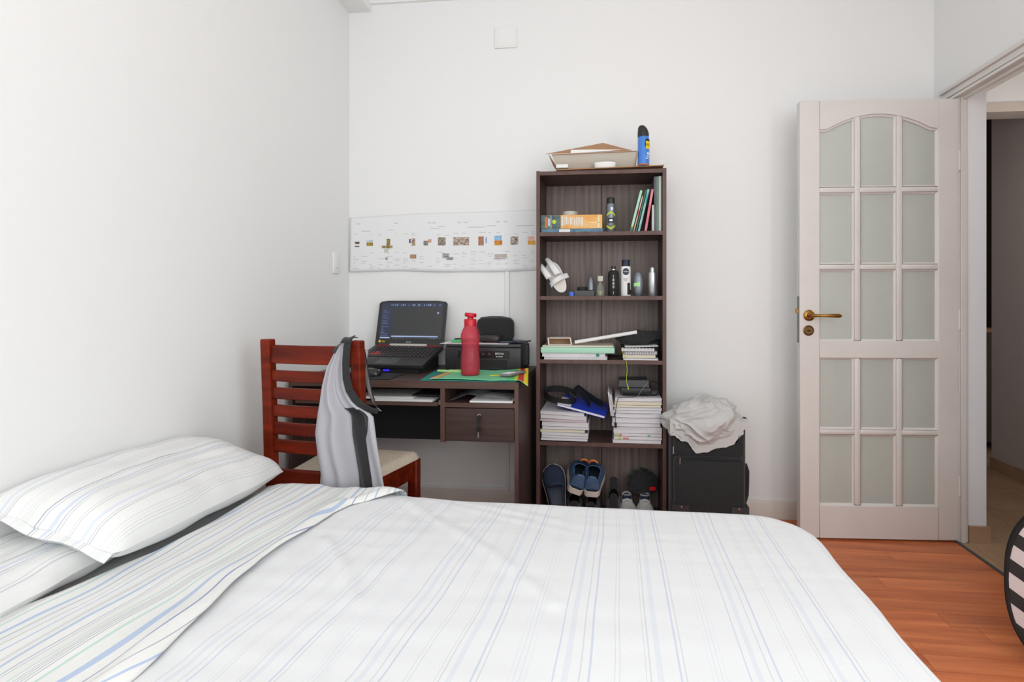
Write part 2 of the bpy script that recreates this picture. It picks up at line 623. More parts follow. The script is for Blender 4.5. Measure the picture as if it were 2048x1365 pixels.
# door frame on the right wall
fr = thing('trim_3', 'ivory moulded door casing round the hallway opening', None, (1.56, -0.56, 0), kind='structure')
g = G()
g.box(1.553, 1.602, -0.18, -0.16, 0, 2.035, 0.002)
g.box(1.566, 1.590, -0.190, -0.178, 0, 2.018, 0.002)
build(g, 'hinge_jamb', 'trimw', parent=fr)
g = G()
g.box(1.553, 1.602, -0.955, -0.935, 0, 2.035, 0.002)
build(g, 'latch_jamb', 'trimw', parent=fr)
g = G()
g.box(1.553, 1.602, -0.937, -0.178, 2.013, 2.035, 0.002)
g.box(1.572, 1.590, -0.937, -0.178, 2.000, 2.014, 0.002)
build(g, 'head_jamb', 'trimw', parent=fr)


def casing(y0, y1, z0, z1, vertical, out):
    g = G()
    if vertical:
        a, b = (y0, y1) if out > 0 else (y1, y0)
        w = b - a
        for f0, f1, d in ((0, 0.22, 0.018), (0.22, 0.30, 0.010), (0.30, 0.72, 0.015), (0.72, 1.0, 0.026)):
            p, q = a + w * f0, a + w * f1
            g.box(XR - d, XR, min(p, q), max(p, q), z0, z1, 0.0015)
    else:
        w = z1 - z0
        for f0, f1, d in ((0, 0.22, 0.018), (0.22, 0.30, 0.010), (0.30, 0.72, 0.015), (0.72, 1.0, 0.026)):
            g.box(XR - d, XR, y0, y1, z0 + w * f0, z0 + w * f1, 0.0015)
    return g


build(casing(-0.14, -0.078, 0, 2.0135, True, 1), 'side_casing', 'trimw', parent=fr)
build(casing(-1.02, -0.955, 0, 2.0135, True, -1), 'side_casing', 'trimw', parent=fr)
build(casing(-1.02, -0.078, 2.014, 2.078, False, 1), 'head_casing', 'trimw', parent=fr)

# the glazed door, swung open nearly flat to the back wall
DW = 0.706
door = thing('door_1', 'ivory glazed door with fifteen panes standing open against the back wall', None, (1.5595, -0.187, 0.008), (0, 0, 0.0545), kind='structure')
T = 0.036
cols = [(-0.616, -0.461), (-0.431, -0.276), (-0.246, -0.091)]
for a, b in ((-DW, -0.616), (-0.091, 0)):
    build(G().box(a, b, 0, T, 0, 2.0, 0.003), 'stile', 'trimw', parent=door)
build(G().box(-0.616, -0.091, 0, T, 0, 0.15, 0.002), 'rail', 'trimw', parent=door)
build(G().box(-0.616, -0.091, 0, T, 0.824, 0.902, 0.002), 'rail', 'trimw', parent=door)


def archz(x):
    u = abs(x + 0.3535) / 0.2625
    if u > 0.93:
        return 1.868
    if u > 0.86:
        return 1.868 + 0.004 * (0.93 - u) / 0.07
    return 1.936 - 0.064 * (u / 0.86) ** 2


xs = [-0.616 + 0.525 * i / 40 for i in range(41)]
g = G().prism([(x, archz(x)) for x in xs] + [(-0.091, 2.0), (-0.616, 2.0)], 0, T, 'y')
build(g, 'rail', 'trimw', parent=door, smooth=30)
g = G().tube([(x, 0.012, archz(x) - 0.004) for x in xs], 0.007, 6)
build(g, 'arch_moulding', 'trimw', parent=door)
for x0, x1 in ((-0.461, -0.431), (-0.276, -0.246)):
    for z0, z1 in ((0.15, 0.824), (0.902, 1.93)):
        build(G().box(x0, x1, 0.002, T - 0.002, z0, z1, 0.009, 2), 'muntin', 'trimw', parent=door)
for zc in (0.4855, 1.2395, 1.592):
    for x0, x1 in cols:
        build(G().box(x0 - 0.008, x1 + 0.008, 0.0025, T - 0.0025, zc - 0.013, zc + 0.013, 0.009, 2), 'muntin', 'trimw', parent=door)
zr = [(0.15, 0.4725), (0.4985, 0.824), (0.902, 1.2265), (1.2525, 1.579)]
beads = {0: (0.15, 0.4725)}
for x0, x1 in cols:
    for z0, z1 in zr + [(1.605, None)]:
        zt = z1 if z1 is not None else max(archz(x0), archz(x1))
        g = G().box(x0 - 0.003, x1 + 0.003, 0.016, 0.020, z0 - 0.003, (zt + 0.004) if z1 else max(archz(x) for x in (x0, x1, (x0 + x1) / 2)) + 0.004)
        pn = build(g, 'pane', 'pane', parent=door, smooth=0)
        g = G()
        for a, b in ((x0, x0 + 0.008), (x1 - 0.008, x1)):
            g.prism([(a, 0.004), (a, 0.016), (b, 0.016), (b, 0.012)] if a == x0 else [(b, 0.004), (a, 0.012), (a, 0.016), (b, 0.016)], z0, zt, 'z')
        g.prism([(0.004, z0), (0.016, z0), (0.016, z0 + 0.008), (0.012, z0 + 0.008)], x0, x1, 'x')
        if z1:
            g.prism([(0.004, zt), (0.016, zt), (0.016, zt - 0.008), (0.012, zt - 0.008)], x0, x1, 'x')
        build(g, 'glazing_bead', 'trimw', parent=pn, smooth=0)
# lever handle, key plate, mortice lock
hx, hz = -0.665, 1.018
hd = build(G().tube([(hx, -0.006, hz), (hx, -0.045, hz)], [0.010, 0.009], 14).tube(
    [(hx - 0.006, -0.045, hz), (hx + 0.03, -0.048, hz), (hx + 0.06, -0.049, hz), (hx + 0.112, -0.049, hz), (hx + 0.121, -0.049, hz)], [0.008, 0.0065, 0.0075, 0.0098, 0.006], 14), 'lever_handle', 'brass', parent=door)
g = G().lathe([(0.0, 0), (0.025, 0), (0.0255, 0.004), (0.021, 0.008), (0.014, 0.010), (0.013, 0.016), (0.0, 0.016)], n=28)
g.tr(Matrix.Translation((hx, 0, hz)) @ Matrix.Rotation(PI / 2, 4, 'X'))
build(g, 'rosette', 'brass', parent=hd)
kp = G().lathe([(0.0, 0), (0.0235, 0), (0.024, 0.003), (0.019, 0.006), (0.017, 0.004), (0.0, 0.004)], n=28)
kp.tr(Matrix.Translation((hx - 0.002, 0, hz - 0.069)) @ Matrix.Rotation(PI / 2, 4, 'X'))
kpo = build(kp, 'key_plate', 'brassd', parent=door)
build(G().box(hx - 0.008, hx + 0.005, -0.0055, -0.0035, hz - 0.0725, hz - 0.0665), 'keyhole', 'blackm', parent=kpo)
lk = build(G().box(-DW - 0.002, -DW + 0.001, 0.006, 0.024, 0.893, 1.105), 'lock_plate', 'grey', parent=door)
build(G().box(-DW - 0.012, -DW - 0.001, 0.009, 0.021, 1.028, 1.05, 0.001), 'latch', 'brass', parent=lk)
for z in (0.25, 1.0, 1.72):
    build(G().tube([(0.002, 0.002, z - 0.045), (0.002, 0.002, z + 0.045)], 0.005, 10), 'hinge', 'trimw', parent=door)

# hallway beyond the opening
hf = build(G().box(1.555, 3.0, -1.7, 2.0, -0.06, -0.006), 'hall_floor', 'grout', kind='structure', label='beige tiled hallway floor')
ts = 0.333
for i in range(5):
    for j in range(12):
        x0 = 1.60 + (i - 1) * ts
        y0 = -1.78 + j * ts
        a, b, c_, d = max(1.562, x0), min(3.0, x0 + ts), max(-1.7, y0), min(2.0, y0 + ts)
        if b - a < 0.01 or d - c_ < 0.01:
            continue
        build(G().box(a + 0.0012, b - 0.0012, c_ + 0.0012, d - 0.0012, -0.006, 0.0), 'tile', 'tile', parent=hf, smooth=0)
build(G().box(1.545, 1.562, -0.937, -0.178, -0.004, 0.003, 0.001), 'trim_4', 'dgrey', kind='structure', label='thin dark metal threshold strip')
build(G().box(2.46, 2.56, -1.7, 0.93, -0.06, 2.5), 'wall_hall_far', 'hallw', kind='structure')
build(G().box(1.60, 1.682, 0.1, 2.0, -0.06, 2.5), 'wall_hall_near', 'reveal', kind='structure')
build(G().box(1.602, 1.6835, -0.171, -0.1595, 0, 2.035), 'trim_5', 'reveal', kind='structure', label='plastered reveal beside the door frame')
build(G().box(1.683, 3.0, -1.8, -1.7, -0.06, 2.5), 'wall_hall_rear', 'hallw', kind='structure')
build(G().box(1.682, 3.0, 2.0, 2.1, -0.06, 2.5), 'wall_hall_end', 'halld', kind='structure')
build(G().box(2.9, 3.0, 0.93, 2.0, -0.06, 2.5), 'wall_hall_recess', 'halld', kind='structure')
build(G().box(1.6825, 3.0, -1.7, 2.0, 2.5, 2.58), 'ceiling_hall', 'hallw', kind='structure')
build(G().box(1.683, 2.459, 0.30, 0.40, 2.15, 2.5), 'wall_hall_lintel', 'reveal', kind='structure')
build(G().box(1.683, 2.459, 0.28, 0.40, 2.10, 2.15), 'trim_6', 'hallw', kind='structure', label='grey band under the hallway lintel')
bb = thing('baseboard_hall', 'brown tiled skirting along the hallway walls', None, (2.45, -0.2, 0), kind='structure')
for j in range(8):
    y0 = -1.69 + j * 0.333
    build(G().box(2.447, 2.46, y0 + 0.001, min(0.93, y0 + 0.332), 0, 0.075, 0.001), 'skirting_tile', 'tile', parent=bb, smooth=0)
build(G().box(1.604, 1.694, -0.184, -0.172, 0, 0.075, 0.001), 'skirting_tile', 'tile', parent=bb, smooth=0)
sb = thing('sideboard', 'dark wooden sideboard at the far end of the hallway', 'sideboard', (2.62, 1.6, 0))
build(G().box(2.48, 2.86, 1.35, 1.9, 0.06, 0.86, 0.004), 'cabinet_body', 'halld', parent=sb)
build(G().box(2.465, 2.87, 1.34, 1.91, 0.86, 0.89, 0.003), 'top', 'card', parent=sb)
for x, y in ((2.5, 1.37), (2.82, 1.37), (2.5, 1.86), (2.82, 1.86)):
    build(G().box(x, x + 0.03, y, y + 0.03, 0, 0.06), 'foot', 'halld', parent=sb)

# small fixtures on the walls
bp = thing('blank_wall_plate', 'white square blank cover plate high on the back wall', 'wall plate', (-0.558, -0.005, 2.428))
build(G().box(-0.617, -0.499, -0.011, 0.0, 2.428, 2.537, 0.004, 2), 'cover', 'wall', parent=bp)
build(G().box(-0.609, -0.507, -0.013, -0.010, 2.436, 2.529, 0.002), 'face', 'wall', parent=bp)
sp = thing('light_switch', 'white switch plate on the left wall near the corner', 'light switch', (XL + 0.004, -0.143, 1.234))
build(G().box(XL, XL + 0.009, -0.172, -0.115, 1.234, 1.341, 0.003, 2), 'plate', 'wall', parent=sp)
build(G().box(XL + 0.008, XL + 0.013, -0.158, -0.129, 1.262, 1.313, 0.002), 'rocker', 'white', parent=sp)
dc = thing('cable_duct', 'white cable duct running down the wall behind the desk', 'cable duct', (-0.55, -0.006, 0.1))
build(G().box(-0.561, -0.539, -0.013, -0.001, 0.105, 1.247, 0.001), 'vertical_run', 'wall', parent=dc)
build(G().box(XL + 0.002, -0.539, -0.013, -0.001, 0.091, 0.105, 0.001), 'horizontal_run', 'wall', parent=dc)

# ------------------------------------------------------------------ bookcase
BX0, BX1, BY0 = -0.357, 0.250, -0.265
BYB = -0.020          # back of the bookcase
bc = thing('bookcase', 'tall dark wenge bookcase with five open compartments', 'bookcase', ((BX0 + BX1) / 2, -0.14, 0))
for x0, x1 in ((BX0, BX0 + 0.017), (BX1 - 0.017, BX1)):
    sd = build(G().box(x0, x1, BY0 + 0.0015, BYB, 0, 1.707), 'side_panel', 'wenge', parent=bc)
    build(G().box(x0, x1, BY0, BY0 + 0.0016, 0, 1.707), 'edge_band', 'wengee', parent=sd)
shelf_top = [0.040, 0.427, 0.815, 1.115, 1.417]
for i, z in enumerate(shelf_top + [1.705]):
    sh = build(G().box(BX0 + 0.017, BX1 - 0.017, BY0 + 0.0035, BYB - 0.004, z - 0.018, z), 'shelf', 'wenge', parent=bc)
    build(G().box(BX0 + 0.017, BX1 - 0.017, BY0 + 0.002, BY0 + 0.0036, z - 0.018, z), 'edge_band', 'wengee', parent=sh)
build(G().box(BX0 + 0.017, BX1 - 0.017, BY0 + 0.02, BY0 + 0.035, 0, 0.022), 'plinth', 'wenge', parent=bc)
xm = (BX0 + BX1) / 2
build(G().box(BX0, xm - 0.001, BYB - 0.004, BYB, 0.04, 1.70), 'back_panel', 'wengeb', parent=bc)
build(G().box(xm + 0.001, BX1, BYB - 0.004, BYB, 0.04, 1.70), 'back_panel', 'wengeb', parent=bc)
build(G().box(xm - 0.004, xm + 0.004, BYB - 0.006, BYB - 0.003, 0.04, 1.70), 'joining_strip', 'wenge', parent=bc)

# ------------------------------------------------------------------ desk
DX0, DX1, DY0, DY1, DZ = -1.405, -0.388, -0.56, -0.02, 0.752
dk = thing('desk', 'dark wenge computer desk with one drawer and pull-out tray', 'desk', ((DX0 + DX1) / 2, -0.29, 0))
tp = build(G().box(DX0, DX1, DY0 + 0.0015, DY1, DZ - 0.030, DZ), 'desktop', 'deskt', parent=dk)
build(G().box(DX0, DX1, DY0, DY0 + 0.0016, DZ - 0.030, DZ), 'edge_band', 'deske', parent=tp)
for x0, x1 in ((DX0, DX0 + 0.017), (DX1 - 0.017, DX1)):
    sd = build(G().box(x0, x1, DY0 + 0.0015, DY1, 0, DZ - 0.030), 'side_panel', 'wenge', parent=dk)
    build(G().box(x0, x1, DY0, DY0 + 0.0016, 0, DZ - 0.030), 'edge_band', 'wengee', parent=sd)
sd = build(G().box(-0.724, -0.704, DY0 + 0.004, DY1 - 0.12, 0.494, DZ - 0.030), 'divider', 'wenge', parent=dk)
build(G().box(-0.724, -0.704, DY0 + 0.0025, DY0 + 0.0041, 0.494, DZ - 0.030), 'edge_band', 'wengee', parent=sd)
tr = build(G().box(DX0 + 0.03, -0.737, DY0 + 0.004, -0.20, 0.646, 0.662), 'keyboard_tray', 'deskt', parent=dk)
build(G().box(DX0 + 0.03, -0.737, DY0 + 0.0025, DY0 + 0.0041, 0.646, 0.662), 'edge_band', 'deske', parent=tr)
build(G().box(-0.737, -0.7245, DY0 + 0.02, -0.22, 0.648, 0.668), 'tray_runner', 'steel', parent=dk)
sh = build(G().box(-0.704, DX1 - 0.017, DY0 + 0.004, DY1 - 0.12, 0.643, 0.662), 'shelf', 'deskt', parent=dk)
build(G().box(-0.704, DX1 - 0.017, DY0 + 0.0025, DY0 + 0.0041, 0.643, 0.662), 'edge_band', 'deske', parent=sh)
dr = build(G().box(-0.702, DX1 - 0.019, DY0 + 0.003, DY0 + 0.02, 0.500, 0.639, 0.0015), 'drawer', 'deskt', parent=dk)
build(G().box(-0.69, DX1 - 0.03, DY0 + 0.02, -0.16, 0.51, 0.60), 'drawer_box', 'wenge', parent=dr)
g = G().tube([(-0.553, DY0 + 0.003, 0.612), (-0.553, DY0 - 0.008, 0.612)], 0.0075, 16)
build(g, 'lock', 'steel', parent=dr)
g = G().tube([(-0.553, DY0 - 0.006, 0.612), (-0.553, DY0 - 0.022, 0.610)], 0.004, 10)
g.box(-0.559, -0.547, DY0 - 0.026, DY0 - 0.018, 0.590, 0.612, 0.002)
g.tube([(-0.553, DY0 - 0.022, 0.594), (-0.5545, DY0 - 0.020, 0.575), (-0.553, DY0 - 0.02, 0.568)], 0.0016, 8)
build(g, 'key', 'blackm', parent=dr)
g = G().box(-0.5605, -0.5465, DY0 - 0.024, DY0 - 0.016, 0.546, 0.570, 0.003)
build(g, 'spare_key_bow', 'blackm', parent=dr)
build(G().box(-0.5565, -0.5505, DY0 - 0.021, DY0 - 0.019, 0.522, 0.546), 'spare_key_blade', 'steel', parent=dr)
build(G().box(DX0 + 0.017, -0.800, -0.30, -0.284, 0.432, DZ - 0.030), 'modesty_panel', 'blackm', parent=dk)
build(G().box(-0.704, DX1 - 0.017, -0.16, -0.145, 0.50, DZ - 0.030), 'modesty_panel', 'wenge', parent=dk)

# ------------------------------------------------------------------ chair
ch = thing('dining_chair', 'mahogany ladder-back dining chair with cream padded seat', 'chair', (-1.06, -0.900, 0), (0, 0, math.radians(-5)))
for s in (-1, 1):
    g = G()
    pts = [(0, 0.085, 0.0), (0, 0.03, 0.30), (0, 0.0, 0.46), (0, -0.008, 0.70), (0, -0.02, 0.955)]
    vs_, fs = [], []
    for (dx, dy, z) in pts:
        for a, b in ((-0.019, -0.0175), (0.019, -0.0175), (0.019, 0.0175), (-0.019, 0.0175)):
            vs_.append((s * 0.179 + a, dy + b - 0.02, z))
    for i in range(len(pts) - 1):
        for k in range(4):
            fs.append([i * 4 + k, i * 4 + (k + 1) % 4, i * 4 + 4 + (k + 1) % 4, i * 4 + 4 + k])
    fs += [[3, 2, 1, 0], [16, 17, 18, 19]]
    g.add(vs_, fs)
    po = build(g, 'back_post', 'mahog', parent=ch, smooth=0)
    md = po.modifiers.new('rounded_edges', 'BEVEL')
    md.width = 0.005
    md.segments = 2
    md.limit_method = 'ANGLE'


def cross_rail(z0, z1, y, bow, th=0.016):
    """curved slat between the posts"""
    n = 14
    g = G()
    vs_ = []
    for i in range(n + 1):
        u = -1 + 2 * i / n
        x = u * 0.166
        yy = y + bow * (1 - u * u)
        for a, b in ((0, z0), (th, z0), (th, z1), (0, z1)):
            vs_.append((x, yy + a, b))
    fs = []
    for i in range(n):
        for k in range(4):
            fs.append([i * 4 + k, i * 4 + (k + 1) % 4, i * 4 + 4 + (k + 1) % 4, i * 4 + 4 + k])
    fs += [[3, 2, 1, 0], [n * 4, n * 4 + 1, n * 4 + 2, n * 4 + 3]]
    return g.add(vs_, fs)


def post_y(z):
    return lerp([(0, 0.065), (0.3, 0.01), (0.46, -0.02), (0.70, -0.028), (0.955, -0.04)], z)


for i, (z0, z1) in enumerate(((0.868, 0.934), (0.803, 0.843), (0.739, 0.780), (0.675, 0.717), (0.610, 0.654), (0.545, 0.591))):
    o = build(cross_rail(z0, z1, post_y((z0 + z1) / 2) - 0.008, -0.014), 'top_rail' if i == 0 else 'back_slat', 'mahogh', parent=ch)
    md = o.modifiers.new('rounded_edges', 'BEVEL')
    md.width = 0.003
    md.segments = 2
    md.limit_method = 'ANGLE'
build(G().box(-0.166, 0.166, -0.028, -0.006, 0.355, 0.478, 0.003), 'back_apron', 'mahogh', parent=ch)
SF, SY = 0.218, 0.372
for s in (-1, 1):
    g = G().box(s * (SF - 0.02) - 0.0205, s * (SF - 0.02) + 0.0205, SY - 0.046, SY - 0.005, 0, 0.424, 0.004)
    build(g, 'front_leg', 'mahog', parent=ch)
    g = G()
    a, b = s * 0.172, s * (SF - 0.012)
    g.add([(a - s * 0.02, -0.01, 0.35), (a, -0.01, 0.35), (b, SY - 0.045, 0.35), (b - s * 0.02, SY - 0.045, 0.35),
           (a - s * 0.02, -0.01, 0.424), (a, -0.01, 0.424), (b, SY - 0.045, 0.424), (b - s * 0.02, SY - 0.045, 0.424)],
          [(0, 1, 2, 3), (7, 6, 5, 4), (0, 4, 5, 1), (1, 5, 6, 2), (2, 6, 7, 3), (3, 7, 4, 0)])
    build(g, 'side_apron', 'mahogh', parent=ch)
build(G().box(-SF + 0.04, SF - 0.04, SY - 0.034, SY - 0.012, 0.35, 0.424, 0.003), 'front_apron', 'mahogh', parent=ch)


def seat_fn(u, v):
    a, b = -1 + 2 * u, v
    hw = 0.166 + (SF + 0.004 - 0.166) * min(1, b * 1.0)
    # rounded front corners
    cut = 0.0
    if b > 0.88:
        t = (b - 0.88) / 0.12
        hw -= 0.03 * (1 - math.sqrt(max(0, 1 - t * t)))
    x = a * hw
    y = 0.0 + b * (SY + 0.008)
    e = min(1 - abs(a), b * 2.4 + 0.02, (1 - b) * 2.0)
    z = 0.426 + 0.026 * (1 - (1 - min(1, e / 0.16)) ** 2.5) + 0.006 * min(1, e)
    return (x, y, z)


g = G().grid(seat_fn, 36, 36)
g.grid(lambda u, v: (seat_fn(u, v)[0], seat_fn(u, v)[1], 0.4245), 36, 36)
# side skirt joining top and bottom of the pad
n1 = 37 * 37
rim = [i for i in range(37)] + [37 * j + 36 for j in range(1, 37)] + [37 * 36 + i for i in range(35, -1, -1)] + [37 * j for j in range(35, 0, -1)]
g.f += [[rim[k], rim[(k + 1) % len(rim)], rim[(k + 1) % len(rim)] + n1, rim[k] + n1] for k in range(len(rim))]
g.m += [0] * len(rim)
build(g, 'seat_cushion', 'cream', parent=ch, smooth=60)

# grey sleeveless sports shirt hung on the right chair post
JL = [(0.965, -0.918), (0.95, -0.935), (0.92, -0.955), (0.86, -0.985), (0.80, -1.000), (0.74, -1.008), (0.68, -1.020), (0.63, -1.029), (0.56, -1.022), (0.49, -1.010), (0.415, -1.018), (0.30, -1.02)]
JR = [(0.965, -0.905), (0.95, -0.912), (0.92, -0.925), (0.86, -0.921), (0.80, -0.910), (0.77, -0.895), (0.745, -0.875), (0.725, -0.850), (0.712, -0.818), (0.70, -0.805), (0.62, -0.792), (0.53, -0.778), (0.415, -0.758), (0.30, -0.745)]
JLs, JRs = sorted(JL), sorted(JR)


def jersey_pt(s, z, off=0.0):
    a, b = lerp(JLs, z), lerp(JRs, z)
    x = a + (b - a) * s
    f = min(1.0, (0.97 - z) / 0.25)
    y = -0.972 - off + 0.015 * f * math.sin(s * 9.5 + 1.2 + 2.0 * (0.9 - z)) + 0.010 * f * math.sin(s * 21 + 5 * z) - 0.018 * f
    y += 0.006 * nz(s * 4, z * 6, 2.0)
    if z > 0.93:
        y += (z - 0.93) * 0.35
    y += 0.10 * max(0, s - 0.78) ** 1.5 * f
    return (x, y, z)


js = thing('sports_vest', 'grey sleeveless sports vest with black trim hanging on the chair post', 'vest', (-0.89, -0.96, 0.30))
g = G().grid(lambda u, v: jersey_pt(u, 0.30 + 0.665 * v), 44, 60)
build(g, 'body', 'jgrey', parent=js, smooth=80, solid=0.002)
g = G().grid(lambda u, v: jersey_pt(lerp([(0.30, 0.60), (0.415, 0.585), (0.62, 0.585), (0.72, 0.60)], 0.30 + 0.425 * v) + (lerp([(0.30, 0.83), (0.415, 0.82), (0.62, 0.79), (0.70, 0.93), (0.725, 0.985)], 0.30 + 0.425 * v) - lerp([(0.30, 0.60), (0.415, 0.585), (0.62, 0.585), (0.72, 0.60)], 0.30 + 0.425 * v)) * u, 0.30 + 0.425 * v, 0.004), 12, 40)
build(g, 'side_panel', 'bsoft', parent=js, smooth=80, solid=0.002)
tp_ = [(0.966, -0.915, -0.935), (0.962, -0.911, -0.962), (0.935, -0.906, -0.988), (0.88, -0.9035, -1.000), (0.83, -0.898, -1.006), (0.79, -0.886, -1.008), (0.76, -0.868, -1.005), (0.735, -0.846, -0.999), (0.718, -0.820, -0.988), (0.713, -0.800, -0.974)]
g = G().tube([(x, y, z) for z, x, y in tp_], 0, flat=(0.0125, 0.0018, (1, 0, 0.35)))
build(g, 'armhole_trim', 'bsoft', parent=js, smooth=60)
sp_ = [(-0.885, -0.905, 0.92), (-0.874, -0.908, 0.87), (-0.862, -0.915, 0.82), (-0.846, -0.930, 0.775), (-0.825, -0.948, 0.738), (-0.808, -0.962, 0.716)]
g = G().grid(lambda u, v: tuple(Vector((lerp([(i / 5, p[0]) for i, p in enumerate(sp_)], v), lerp([(i / 5, p[1]) for i, p in enumerate(sp_)], v), lerp([(i / 5, p[2]) for i, p in enumerate(sp_)], v))) + Vector((-0.028 * v * (1 - v) * 4, 0.03, -0.012)) * (1 - u)), 6, 24)
build(g, 'far_armhole', 'jlight', parent=js, smooth=60, solid=0.0016)
g = G().tube(sp_, 0.0022, 6)
build(g, 'far_armhole_piping', 'bsoft', parent=js, smooth=60)
g = G().tube([(-0.930, -0.945, 0.955), (-0.940, -0.962, 0.945), (-0.951, -0.972, 0.930), (-0.960, -0.978, 0.915)], 0, flat=(0.009, 0.0016, (1, 0, 0.6)))
build(g, 'neck_trim', 'bsoft', parent=js, smooth=60)
g = G().grid(lambda u, v: (-0.932 + 0.036 * u, -0.984 + 0.055 * v, 0.962 + 0.005 * math.sin(PI * v) - 0.014 * (1 - v) ** 3), 8, 10)
build(g, 'shoulder_strap', 'bsoft', parent=js, smooth=80, solid=0.002)

# ------------------------------------------------------------------ bed
BT = 0.47                                  # height of the made bed
bd = thing('double_bed', 'low double bed with a mattress in a plain pale grey fitted sheet', 'bed', (-0.42, -1.79, 0))
build(G().box(-1.40, 0.50, -2.49, -1.13, 0.10, 0.26, 0.015, 2), 'base_box', 'cream', parent=bd)
for x, y in ((-1.33, -2.42), (0.43, -2.42), (-1.33, -1.2), (0.43, -1.2)):
    build(G().lathe([(0.022, 0), (0.028, 0.1)], (x, y, 0), 14), 'leg', 'mahog', parent=bd)


def far_edge(x):
    return lerp([(-1.45, -1.015), (-1.14, -1.02), (-0.5, -1.062), (0.11, -1.078), (0.40, -1.085), (0.6, -1.10)], x)


def drape(x, y, x0, x1, y0, R, r, top, flare=0.0):
    """lay the flat point (x, y) over a soft rounded slab; far edge follows far_edge()"""
    y1 = far_edge(min(x, x1))
    cx = min(max(x, x0 + R), x1 - R)
    cy = min(max(y, y0 + R), y1 - R)
    if x < x0 + R:
        cx = x
    dx, dy = x - cx, y - cy
    s = math.hypot(dx, dy)
    if s < 1e-9:
        return (x, y, top)
    nx, ny = dx / s, dy / s
    if s <= R - r:
        return (x, y, top)
    a = s - (R - r)
    if a < r * PI / 2:
        out, dz = (R - r) + r * math.sin(a / r), -r * (1 - math.cos(a / r))
    else:
        k = a - r * PI / 2
        out, dz = R + flare * k, -r - k
    return (cx + nx * out, cy + ny * out, top + dz)


MX0, MX1, MY0 = -1.42, 0.535, -2.48
g = G()
g.grid(lambda u, v: drape(MX0 + (MX1 + 0.2 - MX0) * u, MY0 - 0.2 + (-0.9 - MY0 + 0.2) * v, MX0, MX1, MY0, 0.14, 0.05, BT - 0.02), 60, 60)
build(g, 'mattress', mat('pale_grey_sheet', S(206, 206, 206), 0.9, spec=0.15, bump=0.1, bscale=(14, 14, 14)), smooth=70, parent=bd, solid=(0.004, -1))
bs = thing('bed_sheet', 'striped top sheet spread over the bed with its vivid edge turned back', 'bed sheet', (-0.2, -1.79, 0.1))

LB, LG, LF = S(206, 212, 226), S(213, 215, 219), S(222, 226, 232)
cover_m = stripes('cover_underside_stripes', 0.30, S(232, 233, 234),
                  [(0.012, 0.002, LG), (0.019, 0.002, LB), (0.058, 0.0015, LG), (0.064, 0.002, LG), (0.074, 0.010, LF), (0.110, 0.003, LB), (0.119, 0.002, LG),
                   (0.163, 0.0015, LF), (0.171, 0.0015, LF), (0.179, 0.0015, LF), (0.187, 0.0015, LF),
                   (0.226, 0.0025, LB), (0.238, 0.010, LF), (0.262, 0.002, LG), (0.275, 0.003, LB)])
V1, V2, V3, V4 = S(182, 198, 222), S(178, 181, 192), S(192, 216, 206), S(150, 160, 192)
fold_m = stripes('sheet_face_stripes', 0.25, S(232, 232, 229),
                 [(0.008, 0.002, V2), (0.014, 0.002, V2), (0.030, 0.007, V1), (0.055, 0.0025, V4), (0.064, 0.002, V2), (0.090, 0.004, V3), (0.104, 0.0015, V2), (0.110, 0.0015, V2),
                  (0.116, 0.0015, V2), (0.122, 0.0015, V2), (0.134, 0.005, V3), (0.160, 0.008, V1), (0.186, 0.003, V4), (0.210, 0.002, V2), (0.228, 0.004, V1)])
pillow_m = stripes('pillowcase_stripes', 0.21, S(233, 233, 231),
                   [(0.010, 0.002, S(204, 206, 212)), (0.017, 0.002, S(204, 206, 212)), (0.040, 0.006, S(216, 222, 232)), (0.056, 0.002, S(194, 196, 204)), (0.062, 0.002, S(194, 196, 204)),
                    (0.090, 0.0015, S(214, 214, 214)), (0.096, 0.0015, S(214, 214, 214)), (0.102, 0.0015, S(214, 214, 214)), (0.108, 0.0015, S(214, 214, 214)), (0.114, 0.002, S(214, 224, 220)),
                    (0.140, 0.003, S(176, 180, 194)), (0.148, 0.002, S(184, 188, 198)), (0.168, 0.007, S(208, 216, 230)), (0.182, 0.002, S(190, 193, 203)), (0.189, 0.002, S(190, 193, 203))])


def seg_d(px, py, a, b):
    ax, ay = a
    bx, by = b
    t = max(0, min(1, ((px - ax) * (bx - ax) + (py - ay) * (by - ay)) / ((bx - ax) ** 2 + (by - ay) ** 2)))
    return math.hypot(px - ax - t * (bx - ax), py - ay - t * (by - ay))


CREASES = [([(-0.742, -1.40), (-0.62, -1.53), (-0.52, -1.66), (-0.43, -1.95)], 0.006, 0.018), ([(-0.64, -1.13), (-0.30, -1.42), (-0.12, -1.62)], 0.005, 0.017),
           ([(-0.60, -1.08), (-0.15, -1.22)], 0.003, 0.012), ([(-0.20, -1.55), (-0.05, -1.86)], 0.003, 0.016), ([(-0.55, -1.12), (-0.1, -1.30)], 0.0025, 0.012)]


